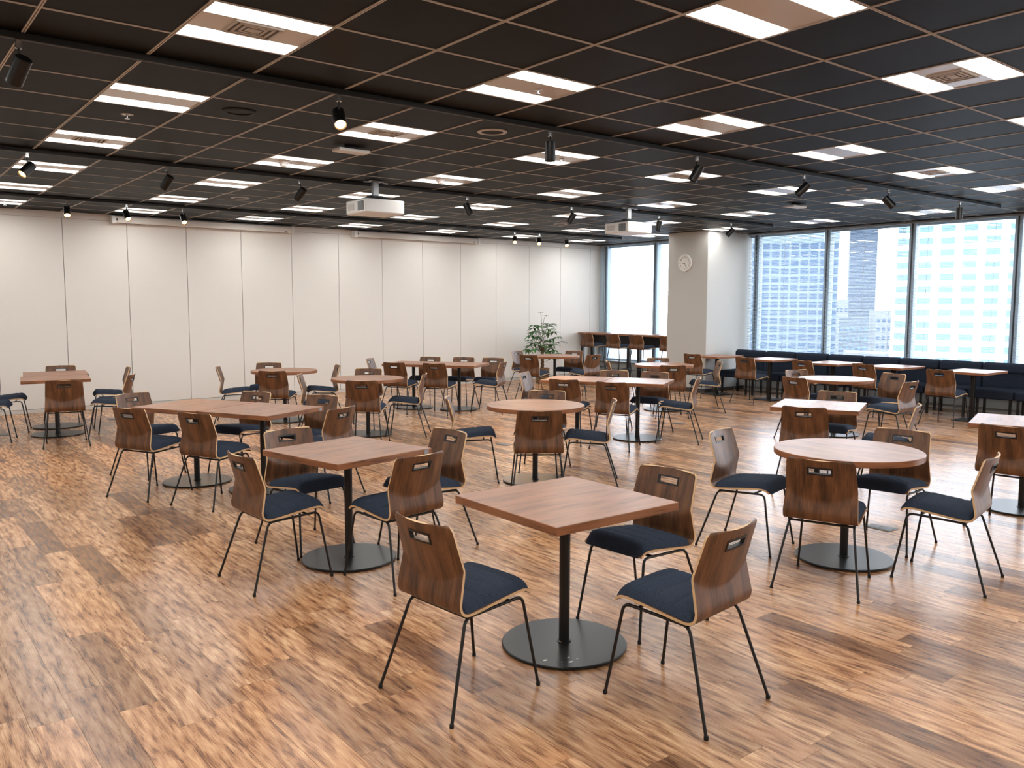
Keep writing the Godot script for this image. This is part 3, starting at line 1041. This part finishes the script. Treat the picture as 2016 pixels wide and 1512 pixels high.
func build_tables() -> void:
	square_table(2.609, -2.894, 0.6, "square brown table with white specks on its black base disc", "", Vector2.ZERO, 0, true)
	square_table(2.437, -4.757, -11.5, "single square brown table beside the speckled base one", "", Vector2(0.94, 1.0), 1)
	square_table(6.993, -4.277, -24.0, "lone square brown table standing before the booths", "", Vector2(0.94, 1.0), 2)
	square_table(7.295, -2.649, -17.5, "square brown table farthest along the booths from the column", "", Vector2.ZERO, 3)
	square_table(2.438, -7.731, -27.7, "square table, panel wall half of joined pair by the single square table", "", Vector2.ZERO, 4)
	square_table(2.803, -7.064, -27.7, "square table, outer half of joined pair by the single square table", "", Vector2(0.94, 1.0), 5)
	square_table(1.982, -11.618, 8.0, "square table, outer half of the joined pair left of the projection screens", "", Vector2.ZERO, 6)
	square_table(2.118, -12.376, 8.0, "square table, panel wall half of the joined pair left of the projection screens", "", Vector2(1.0, 1.0), 7)
	square_table(7.085, -7.651, -31.5, "square table, panel wall half of the joined pair in the middle of the room", "", Vector2.ZERO, 8)
	square_table(7.483, -7.002, -31.5, "square table, outer half of the joined pair in the middle of the room", "", Vector2.ZERO, 9)
	square_table(6.961, -11.308, -35.7, "square table, panel wall half of the joined pair below the right screen", "", Vector2.ZERO, 10)
	square_table(7.405, -10.691, -35.7, "square table, outer half of the joined pair below the right screen", "", Vector2.ZERO, 11)
	round_table(4.945, -2.814, "round brown table beside a grey floor outlet plate", 0)
	round_table(4.913, -5.868, "round brown table in the middle of the room", 1)
	round_table(4.738, -11.104, "round brown table closest below the left projection screen", 2)
	round_table(5.052, -9.294, "round brown table second from the left projection screen", 3)
	round_table(9.889, -8.719, "round brown table nearest the white column", 4)
	round_table(9.710, -5.724, "round brown table nearest the booth seats", 5)
	round_table(10.044, -11.458, "round brown table by the potted plant", 6)
	var zs := [-9.68, -8.56, -7.38, -6.38, -5.22, -4.1, -2.95]
	var nth := ["nearest the white column", "second from the white column", "third from the white column", "fourth from the white column", "fifth from the white column", "sixth from the white column", "seventh from the white column"]
	for k in 5:
		var t := thing("booth_table", "small oblong brown table on a square black base, " + nth[k], "table", Vector3(12.42, 0, zs[k]))
		part("tabletop", bevel_mesh(Vector3(0.75, 0.034, 0.6), 0.0025, Vector3(0, 0.693, 0), Vector2(0.3 * k, 0.2 * k), true), M.table, t)
		part("pole", bevel_mesh(Vector3(0.06, 0.66, 0.06), 0.008, Vector3(0, 0.342, 0)), M.black, t)
		part("mount_plate", bevel_mesh(Vector3(0.3, 0.008, 0.3), 0.002, Vector3(0, 0.672, 0)), M.black, t)
		part("base_plate", bevel_mesh(Vector3(0.37, 0.014, 0.40), 0.003, Vector3(0, 0.009, 0)), M.black, t)

# ------------------------------------------------------------------ booth seats, counter and stools
func soft_box(c: Vector3, s: Vector3, r: float, seg := 5) -> ArrayMesh:
	# box with rounded edges, slightly crowned
	var st := sst(true)
	var h := s * 0.5
	var N := 10
	for ax in 3:
		for sg in [-1.0, 1.0]:
			var u := (ax + 1) % 3
			var v := (ax + 2) % 3
			var G: Array = []
			for i in N + 1:
				var line: Array = []
				for j in N + 1:
					var p := Vector3.ZERO
					p[ax] = sg * h[ax]
					p[u] = remap_edge(i, N, h[u], r)
					p[v] = remap_edge(j, N, h[v], r)
					var inn := Vector3(clampf(p.x, -h.x + r, h.x - r), clampf(p.y, -h.y + r, h.y - r), clampf(p.z, -h.z + r, h.z - r))
					line.append(c + inn + (p - inn).normalized() * r)
				G.append(line)
			var n := Vector3.ZERO
			n[ax] = sg
			for i in N:
				for j in N:
					quad(st, G[i][j], G[i + 1][j], G[i + 1][j + 1], G[i][j + 1], n)
	return done(st)

func remap_edge(i: int, n: int, h: float, r: float) -> float:
	var k := 3
	if i <= k: return -h + r * i / float(k)
	if i >= n - k: return h - r * (n - i) / float(k)
	return lerpf(-h + r, h - r, float(i - k) / (n - 2 * k))

func build_booths() -> void:
	var w := 0.628
	var seat := soft_box(Vector3(0, 0.36, 0), Vector3(0.56, 0.13, w - 0.012), 0.03)
	var back := soft_box(Vector3(0.262, 0.575, 0), Vector3(0.12, 0.43, w - 0.01), 0.035)
	var roll := soft_box(Vector3(0.225, 0.71, 0), Vector3(0.1, 0.14, w - 0.014), 0.04)
	var leg := box_mesh(Vector3(0.03, 0.3, 0.03))
	var zs: Array = [-9.57]
	for k in 4: zs.append(-8.905 + 0.63 * k)
	for k in 8: zs.append(-6.39 + 0.63 * k)
	var nth := ["single", "first", "second", "third", "fourth", "fifth", "sixth", "seventh", "eighth", "ninth", "tenth", "eleventh", "twelfth"]
	for k in zs.size():
		if zs[k] > -1.0: break
		var lab: String = "navy upholstered booth sofa, " + nth[k] + " of the row counted from the column"
		if k == 0: lab = "navy upholstered booth sofa standing alone against the white column"
		var t := thing("booth_sofa", lab, "sofa", Vector3(13.02, 0, zs[k]), 0, "booth seats below the windows")
		part("seat_cushion", seat, M.sofa, t)
		var b := part("backrest", back, M.sofa, t)
		part("head_roll", roll, M.sofa, b)
		for sx in [-1, 1]:
			for sz in [-1, 1]:
				part("leg", leg, M.black, t, Vector3(sx * 0.23, 0.15, sz * (w * 0.5 - 0.05)))

func build_bar() -> void:
	var t := thing("bar_counter", "high brown counter with black panel along the corner window", "counter", Vector3(13.28, 0, -12.53))
	part("countertop", bevel_mesh(Vector3(0.52, 0.04, 3.06), 0.003, Vector3(0, 0.985, 0)), M.counter, t)
	part("modesty_panel", bevel_mesh(Vector3(0.02, 0.24, 3.0), 0.003, Vector3(0.1, 0.845, 0)), M.black, t)
	for z in [-1.5, -0.05, 1.45]:
		part("leg", bevel_mesh(Vector3(0.07, 0.965, 0.07), 0.004, Vector3(-0.14, 0.4825, z)), M.black, t)
		part("leg", bevel_mesh(Vector3(0.07, 0.965, 0.07), 0.004, Vector3(0.18, 0.4825, z)), M.black, t)
		part("foot_bar", bevel_mesh(Vector3(0.5, 0.02, 0.07), 0.004, Vector3(0.0, 0.01, z)), M.black, t)
	var rows := shell_rows()
	var ys := func(p: Vector3) -> Vector3: return Vector3(p.x, 0.728 + (p.y - 0.405) * 0.8, p.z)
	var seat := shell_mesh(rows, 0, 18, false, Vector2(0.3, 0.1), ys)
	var back := shell_mesh(rows, 18, rows.size() - 1, false, Vector2(0.3, 0.1), ys)
	var cm := cushion_mesh(0.322)
	var zz := [-13.28, -12.49, -11.83, -11.0]
	var lab := ["nearest the panel wall corner", "second from the panel wall corner", "third from the panel wall corner", "nearest the white column"]
	for k in 4:
		var s := thing("bar_stool", "tall brown bar stool on thin black legs, " + lab[k], "bar stool", Vector3(12.73, 0, zz[k]), 0, "bar stools at the window counter")
		var se := part("seat", seat[0], M.veneer, s)
		part("edge", seat[1], M.ply, se)
		var b := part("backrest", back[0], M.veneer, s)
		part("edge", back[1], M.ply, b)
		part("cushion", cm, M.cloth, s)
		for sg in [-1.0, 1.0]:
			part("leg", tube_mesh([Vector3(0.15, 0.73, sg * 0.15), Vector3(0.22, 0.004, sg * 0.215)], 0.008, 8), M.black, s)
			part("leg", tube_mesh([Vector3(-0.12, 0.722, sg * 0.16), Vector3(-0.22, 0.004, sg * 0.225)], 0.008, 8), M.black, s)
			part("foot_rail", tube_mesh([Vector3(0.195, 0.28, sg * 0.19), Vector3(-0.18, 0.28, sg * 0.2)], 0.007, 8), M.black, s)
		part("foot_rail", tube_mesh([Vector3(0.195, 0.28, -0.19), Vector3(0.195, 0.28, 0.19)], 0.007, 8), M.black, s)
		part("under_frame", bevel_mesh(Vector3(0.28, 0.012, 0.34), 0.003, Vector3(0.01, 0.722, 0)), M.black, s)

# ------------------------------------------------------------------ ceiling fittings
func spot(x: float, z: float, aim: Vector3, lit: bool, label: String, group: String) -> void:
	var t := thing("track_spotlight", label, "spotlight", Vector3(x, CEIL - 0.035, z), 0, group)
	part("adapter", bevel_mesh(Vector3(0.03, 0.045, 0.026), 0.003, Vector3(0, -0.024, 0)), M.chrome, t)
	part("arm", tube_mesh([Vector3(0, -0.045, 0), Vector3(0, -0.105, 0)], 0.007, 10), M.black, t)
	var d := aim.normalized()
	var c := Vector3(0, -0.145, 0)
	var a := c - d * 0.06
	var b := c + d * 0.085
	var st := sst(true)
	tube(st, [a - d * 0.004, a], 0.034, 24, true, 0.04)
	tube(st, [a, b - d * 0.006], 0.041, 24, false)
	tube(st, [b - d * 0.006, b], 0.041, 24, false, 0.0385)
	tube(st, [b, b - d * 0.02], 0.0365, 24, false, 0.034)
	var h := part("lamp_head", done(st), M.black, t)
	var face := sst(true)
	tube(face, [b - d * 0.02, b - d * 0.014], 0.035, 24)
	if lit:
		part("bulb", done(face), M.bulb, h)
		var l := SpotLight3D.new()
		l.name = "spot_light"
		l.light_color = Color(1.0, 0.74, 0.46)
		l.light_energy = 1.6
		l.spot_angle = 30.0
		l.spot_range = 30.0
		l.spot_attenuation = 2.0
		l.light_size = 0.03
		l.shadow_enabled = true
		t.add_child(l, true)
		l.position = b + d * 0.006
		var f := frame_of(-d)
		l.transform.basis = Basis(f[0], f[1], -d)
	else:
		part("lens", done(face), M.lens_off, h)

func build_tracks() -> void:
	var rows := [[-1.4, "nearest the rear wall"], [-5.0, "second from the rear wall"], [-8.6, "beside the two projectors"], [-12.15, "nearest the panel wall"]]
	for q in rows:
		var t := thing("lighting_track", "black lighting track across the ceiling, " + q[1], "lighting track", Vector3(0, 0, q[0]))
		part("rail", bevel_mesh(Vector3(12.4 - XW, 0.036, 0.034), 0.003, Vector3((12.4 + XW) * 0.5, CEIL - 0.0185, 0)), M.rail, t)
		part("end_cap", bevel_mesh(Vector3(0.02, 0.038, 0.036), 0.003, Vector3(12.41, CEIL - 0.019, 0)), M.rail, t)
	var A := [
		[0.76, -5.0, Vector3(-0.25, -0.72, -0.55), 0], [2.54, -5.0, Vector3(-0.22, -0.62, 0.62), 1], [4.32, -5.0, Vector3(0.02, -1, 0), 0], [6.06, -5.0, Vector3(-0.25, -0.8, -0.35), 0], [7.74, -5.0, Vector3(-0.35, -0.62, -0.5), 0], [9.44, -5.0, Vector3(0.4, -0.62, 0.45), 1], [11.23, -5.0, Vector3(0, -1, 0.02), 0],
		[1.33, -8.6, Vector3(-0.55, -0.6, 0.35), 1], [2.52, -8.6, Vector3(-0.3, -0.65, -0.45), 0], [3.9, -8.6, Vector3(-0.3, -0.6, -0.5), 0], [6.09, -8.6, Vector3(0.35, -0.85, 0.22), 1], [7.83, -8.6, Vector3(-0.3, -0.78, -0.35), 0], [9.58, -8.6, Vector3(-0.12, -0.9, -0.1), 0], [11.3, -8.6, Vector3(-0.35, -0.6, -0.45), 0],
		[2.30, -12.15, Vector3(-0.1, -0.66, 0.62), 1], [3.02, -12.15, Vector3(0.05, -0.66, 0.62), 1], [3.76, -12.15, Vector3(-0.05, -0.66, 0.62), 1], [9.66, -12.15, Vector3(-0.45, -0.62, 0.6), 1], [10.24, -12.15, Vector3(-0.45, -0.62, 0.6), 1], [10.93, -12.15, Vector3(-0.45, -0.62, 0.6), 1],
		[3.95, -1.4, Vector3(0.25, -0.6, 0.35), 1]]
	var count := {}
	for q in A:
		count[q[1]] = count.get(q[1], 0) + 1
	var seen := {}
	for q in A:
		var row: String = {-5.0: "on track second from rear wall", -8.6: "on track beside the projectors", -12.15: "on track nearest panel wall", -1.4: "on track nearest rear wall"}[q[1]]
		seen[q[1]] = seen.get(q[1], 0) + 1
		var nth: String = ORD[count[q[1]] - seen[q[1]]] + " from windows " + row
		var lab := "glowing warm spotlight, " + nth
		if q[3] == 0: lab = ("unlit black spotlight hanging straight, " if q[2].y < -0.95 else "unlit black spotlight tilted aside, ") + nth
		spot(q[0], q[1], q[2], q[3] == 1, lab, "track spotlights")

func build_ceiling_bits() -> void:
	var ring := lathe_mesh([Vector2(0.086, -0.002), Vector2(0.092, -0.008), Vector2(0.118, -0.005), Vector2(0.12, 0.001)], 40)
	var plate := lathe_mesh([Vector2(0.0, -0.003), Vector2(0.09, -0.003), Vector2(0.09, 0.0)], 40)
	var R := [[2.28, -6.03, 0, "dark round ceiling speaker near the warm lit spotlight"], [4.11, -5.46, 1, "round ceiling speaker with pale ring beside the second track"], [8.24, -5.99, 0, "dark round ceiling speaker toward the windows"], [9.44, -5.39, 1, "round ceiling speaker with pale ring toward the windows"], [4.08, -10.84, 1, "round ceiling speaker with pale ring before the left screen"], [9.57, -10.8, 1, "round ceiling speaker with pale ring before the plant"]]
	for q in R:
		var t := thing("ceiling_speaker", q[3], "speaker", Vector3(q[0], CEIL + 0.002, q[1]))
		part("ring", ring, M.tile if q[2] == 0 else M.vent, t)
		part("grille", plate, M.tile, t)
	for q in [[1.68, -6.64, "small chrome sprinkler in a black tile beside twin lights"], [1.78, -13.43, "small chrome sprinkler beside the panel wall"]]:
		var t := thing("sprinkler", q[2], "sprinkler", Vector3(q[0], CEIL + 0.002, q[1]))
		part("head", sprinkler_mesh(), M.chrome, t)
		part("rose", lathe_mesh([Vector2(0.03, -0.004), Vector2(0.042, -0.002), Vector2(0.044, 0.0)], 20), M.vent, t)
	for q in [[3.54, -6.75, "flat white plate hung below the ceiling near the lit spotlight"], [10.17, -6.68, "flat white plate hung below the ceiling toward the windows"]]:
		var t := thing("ceiling_sensor_plate", q[2], "sensor", Vector3(q[0], CEIL, q[1]))
		part("plate", bevel_mesh(Vector3(0.30, 0.025, 0.14), 0.004, Vector3(0, -0.035, 0)), M.white_plastic, t)
		part("neck", box_mesh(Vector3(0.1, 0.024, 0.06), Vector3(0, -0.011, 0)), M.dark_plastic, t)

func build_projectors() -> void:
	for q in [[4.69, -8.40, "white projector hung before the left projection screen", 0], [8.69, -8.37, "white projector hung before the right projection screen", 1]]:
		var t := thing("projector", q[2], "projector", Vector3(q[0], 0, q[1]))
		var yb := 2.60
		part("body", bevel_mesh(Vector3(0.49, 0.15, 0.45), 0.012, Vector3(0, yb + 0.09, 0)), M.white_plastic, t)
		var st := sst()
		var P: Array = []
		for s in [[0.225, 0.205, yb + 0.165], [0.10, 0.09, yb + 0.205]]:
			for k in [[-1, -1], [1, -1], [1, 1], [-1, 1]]: P.append(Vector3(k[0] * s[0], s[2], k[1] * s[1]))
		for k in 4:
			var n: Vector3 = (P[k] + P[(k + 1) % 4]) * 0.5
			quad(st, P[k], P[(k + 1) % 4], P[4 + (k + 1) % 4], P[4 + k], Vector3(n.x, 0.3, n.z))
		quad(st, P[4], P[5], P[6], P[7], Vector3.UP)
		part("top_cover", done(st), M.dark_plastic, t)
		var g := part("vent_grille", box_mesh(Vector3(0.004, 0.1, 0.13), Vector3(-0.246, yb + 0.09, 0.12)), M.dark_plastic, t)
		for k in 7: part("vent_slat", box_mesh(Vector3(0.003, 0.1, 0.006), Vector3(-0.249, yb + 0.09, 0.066 + k * 0.018)), M.grey_metal, g)
		part("connector_panel", box_mesh(Vector3(0.003, 0.07, 0.14), Vector3(-0.246, yb + 0.09, -0.1)), M.vent, t)
		part("lens", lathe_mesh([Vector2(0.055, 0), Vector2(0.055, 0.02), Vector2(0.045, 0.024), Vector2(0.0, 0.018)], 24), M.lens_off, t, Vector3(0.1, yb + 0.09, -0.245)).rotation.x = -PI / 2
		part("mount_pole", bevel_mesh(Vector3(0.07, 0.17, 0.05), 0.004, Vector3(0, CEIL - 0.095, 0)), M.grey_metal, t)
		part("mount_yoke", bevel_mesh(Vector3(0.16, 0.02, 0.1), 0.003, Vector3(0, yb + 0.213, 0)), M.dark_plastic, t)
		var pl := part("ceiling_plate", bevel_mesh(Vector3(0.2, 0.008, 0.12), 0.002, Vector3(0, CEIL - 0.006, 0)), M.grey_metal, t)
		for sx in [-1, 1]: part("bracket_arm", bevel_mesh(Vector3(0.07, 0.014, 0.02), 0.002, Vector3(sx * 0.12, CEIL - 0.02, 0.02)), M.grey_metal, pl)

func build_screens() -> void:
	for q in [[3.25, 6.20, "white projection screen case on the left part of the panel wall"], [7.36, 10.20, "white projection screen case on the right part of the panel wall"]]:
		var w: float = q[1] - q[0]
		var t := thing("projection_screen", q[2], "screen case", Vector3((q[0] + q[1]) * 0.5, 2.91, ZN + 0.075))
		part("case", bevel_mesh(Vector3(w - 0.1, 0.105, 0.13), 0.012), M.wall, t)
		for s in [-1, 1]:
			var e := part("end_cap", bevel_mesh(Vector3(0.055, 0.125, 0.145), 0.008, Vector3(s * (w * 0.5 - 0.03), 0, 0)), M.white_plastic, t)
			if s < 0: part("button", box_mesh(Vector3(0.022, 0.035, 0.004), Vector3(-w * 0.5 + 0.08, 0.0, 0.066)), M.clock_ink, e)
		part("bottom_slot", box_mesh(Vector3(w - 0.2, 0.004, 0.03), Vector3(0, -0.0535, 0.02)), M.joint, t)
		part("hanger", box_mesh(Vector3(0.05, 0.012, 0.05), Vector3(w * 0.3, 0.062, 0)), M.chrome, t)
		part("maker_badge", box_mesh(Vector3(0.05, 0.012, 0.002), Vector3(w * 0.5 - 0.16, -0.03, 0.066)), M.clock_ink, t)

func build_clock() -> void:
	var t := thing("wall_clock", "round white wall clock on the white column", "clock", Vector3(12.482, 2.415, -10.52), 0)
	t.rotation = Vector3(0, 0, PI / 2)       # local y points to -x
	part("case", lathe_mesh([Vector2(0.0, 0.0), Vector2(0.155, 0.0), Vector2(0.162, 0.012), Vector2(0.16, 0.03), Vector2(0.15, 0.034), Vector2(0.146, 0.024), Vector2(0, 0.024)], 56), M.clock_face, t)
	var font := SystemFont.new()
	font.font_names = PackedStringArray(["Droid Sans"])
	var dial := part("dial_mark", box_mesh(Vector3(0.002, 0.0015, 0.03), Vector3(0.045, 0.0255, 0.0)), M.clock_ink, t)
	dial.name = "dial_mark"
	# local axes: +x points up in the room? local x -> world y, local z -> world z
	for h in 12:
		var a := TAU * (h + 1) / 12.0
		var tm := TextMesh.new()
		tm.text = str(h + 1)
		tm.font = font
		tm.font_size = 16
		tm.pixel_size = 0.0026
		tm.depth = 0.001
		var o := MeshInstance3D.new()
		o.name = "numeral"
		o.mesh = tm
		o.material_override = M.clock_ink
		t.add_child(o, true)
		# dial: up = local +x, right as seen from -x side = local -z ... seen from -x looking to +x, right is +z
		var p := Vector3(cos(a) * 0.112, 0.0255, sin(a) * 0.112)
		o.transform = Transform3D(Basis(Vector3(0, 0, 1), Vector3(1, 0, 0), Vector3(0, 1, 0)), p)
	for q in [["hour_hand", 8.42 / 12.0, 0.055, 0.010, 0.027], ["minute_hand", 26.0 / 60.0, 0.095, 0.007, 0.029]]:
		var a2: float = TAU * q[1]
		var dir := Vector3(cos(a2), 0, sin(a2))
		var st := sst()
		box(st, Vector3(0, q[4], 0) + dir * (q[2] * 0.42), Vector3(q[2], 0.0015, q[3]), Basis(Vector3.UP, -a2))
		part(q[0], done(st), M.clock_ink, t)
	part("hub", lathe_mesh([Vector2(0.008, 0.024), Vector2(0.008, 0.031), Vector2(0, 0.032)], 16), M.clock_ink, t)

func build_outlets() -> void:
	var P := [[5.855, -3.05, "beside the round table near the speckled base one"], [8.89, -7.56, "between the middle joined tables and the column-side round table"], [5.93, -7.65, "beside the middle joined tables, toward the screens"], [2.87, -12.73, "at the foot of the panel wall"], [1.44, -12.01, "beside the joined tables left of the screens"]]
	for q in P:
		var t := thing("floor_outlet", "grey floor outlet plate " + q[2], "floor outlet", Vector3(q[0], 0, q[1]))
		part("plate", bevel_mesh(Vector3(0.12, 0.004, 0.2), 0.001, Vector3(0, 0.002, 0)), M.outlet, t)
		part("flap", bevel_mesh(Vector3(0.085, 0.003, 0.085), 0.0008, Vector3(0, 0.0045, -0.045)), M.outlet, t)
		part("flap", bevel_mesh(Vector3(0.085, 0.003, 0.085), 0.0008, Vector3(0, 0.0045, 0.045)), M.outlet, t)

# ------------------------------------------------------------------ plant
func leaf_mesh(L: float, W: float) -> ArrayMesh:
	var st := sst(true)
	var prev: Array = []
	var n := 6
	for i in n + 1:
		var t := float(i) / n
		var w := W * sin(PI * pow(t, 0.8)) * 0.5 + 0.0015
		var droop := -0.35 * L * t * t
		var fold := w * 0.35
		var c := Vector3(L * t, droop, 0)
		var cur := [c + Vector3(0, fold, -w), c, c + Vector3(0, fold, w)]
		if i > 0:
			quad(st, prev[0], prev[1], cur[1], cur[0], Vector3.UP)
			quad(st, prev[1], prev[2], cur[2], cur[1], Vector3.UP)
		prev = cur
	return done(st)

func build_plant() -> void:
	var t := thing("potted_plant", "leafy green pachira plant in a wicker pot by the panel wall", "potted plant", Vector3(11.42, 0, -13.42))
	var r := RandomNumberGenerator.new()
	r.seed = 9
	var pot := part("pot", lathe_mesh([Vector2(0, 0.0), Vector2(0.125, 0.0), Vector2(0.14, 0.3), Vector2(0.125, 0.3), Vector2(0.12, 0.27), Vector2(0, 0.27)], 32), M.wicker, t)
	for k in 8:
		var pts: Array = []
		var y := 0.02 + k * 0.039
		for i in 25:
			var a := TAU * i / 24.0
			pts.append(Vector3(cos(a), 0, sin(a)) * (0.128 + 0.014 * y / 0.3 + 0.006 * sin(a * 12.0 + PI * (k % 2))) + Vector3(0, y, 0))
		part("wicker_band", tube_mesh(pts, 0.013, 6), M.wicker, pot)
	part("soil", lathe_mesh([Vector2(0.118, 0.272), Vector2(0, 0.28)], 24), M.soil, pot)
	for k in 3:
		var pts: Array = []
		for i in 22:
			var s := i / 21.0
			var a := TAU * (k / 3.0 + s * 2.2)
			pts.append(Vector3(cos(a) * 0.024, 0.27 + s * 0.46, sin(a) * 0.024))
		part("trunk", tube_mesh(pts, 0.017, 8, 0.012), M.trunk, t)
	var leaves := [leaf_mesh(0.15, 0.052), leaf_mesh(0.18, 0.062), leaf_mesh(0.12, 0.045)]
	var heads: Array = []
	for k in 40:
		# crown: a full dome wider than high
		var a := TAU * k * 0.381966
		var h := (k + 0.5) / 40.0
		var y := lerpf(0.50, 1.24, pow(h, 0.9))
		var rad := 0.36 * sqrt(maxf(0.05, 1.0 - pow((y - 0.82) / 0.50, 2.0))) * r.randf_range(0.65, 1.05)
		heads.append(Vector3(cos(a) * rad, y + r.randf_range(-0.03, 0.03), sin(a) * rad * 0.85))
	heads.append(Vector3(-0.06, 1.46, 0.0))
	heads.append(Vector3(0.03, 1.40, 0.04))
	for hi in heads.size():
		var hp: Vector3 = heads[hi]
		var base := Vector3(hp.x * 0.12, clampf(hp.y - 0.3, 0.66, 1.1), hp.z * 0.12)
		var mid := (base + hp) * 0.5 + Vector3(0, 0.07, 0)
		part("stem", tube_mesh([base, mid, hp], 0.004, 5, 0.0025), M.stem, t)
		var n := 5 + r.randi() % 3
		if hi >= 40: n = 3
		var turn := r.randf() * TAU
		var lean := Vector3(hp.x, 0.25, hp.z).normalized()
		for q in n:
			var a2 := turn + TAU * q / n
			var dir := Vector3(cos(a2), r.randf_range(-0.5, 0.15), sin(a2)) + lean * 0.25
			dir = dir.normalized()
			var f := frame_of(dir)
			var up: Vector3 = f[1] if f[1].y > 0 else -f[1]
			var zz := dir.cross(up).normalized()
			var lf := part("leaf", leaves[r.randi() % 3], M.leaf[r.randi() % 3], t)
			var sc := r.randf_range(0.85, 1.15) * (0.5 if hi >= 40 else 1.0)
			lf.transform = Transform3D(Basis(dir * sc, up * sc, zz * sc), hp)

func _ready() -> void:
	set_view()
	make_materials()
	build_floor()
	build_ceiling()
	build_walls()
	build_windows()
	build_city()
	build_lights()
	build_tracks()
	build_tables()
	build_chairs()
	build_booths()
	build_bar()
	build_projectors()
	build_screens()
	build_ceiling_bits()
	build_clock()
	build_outlets()
	build_plant()
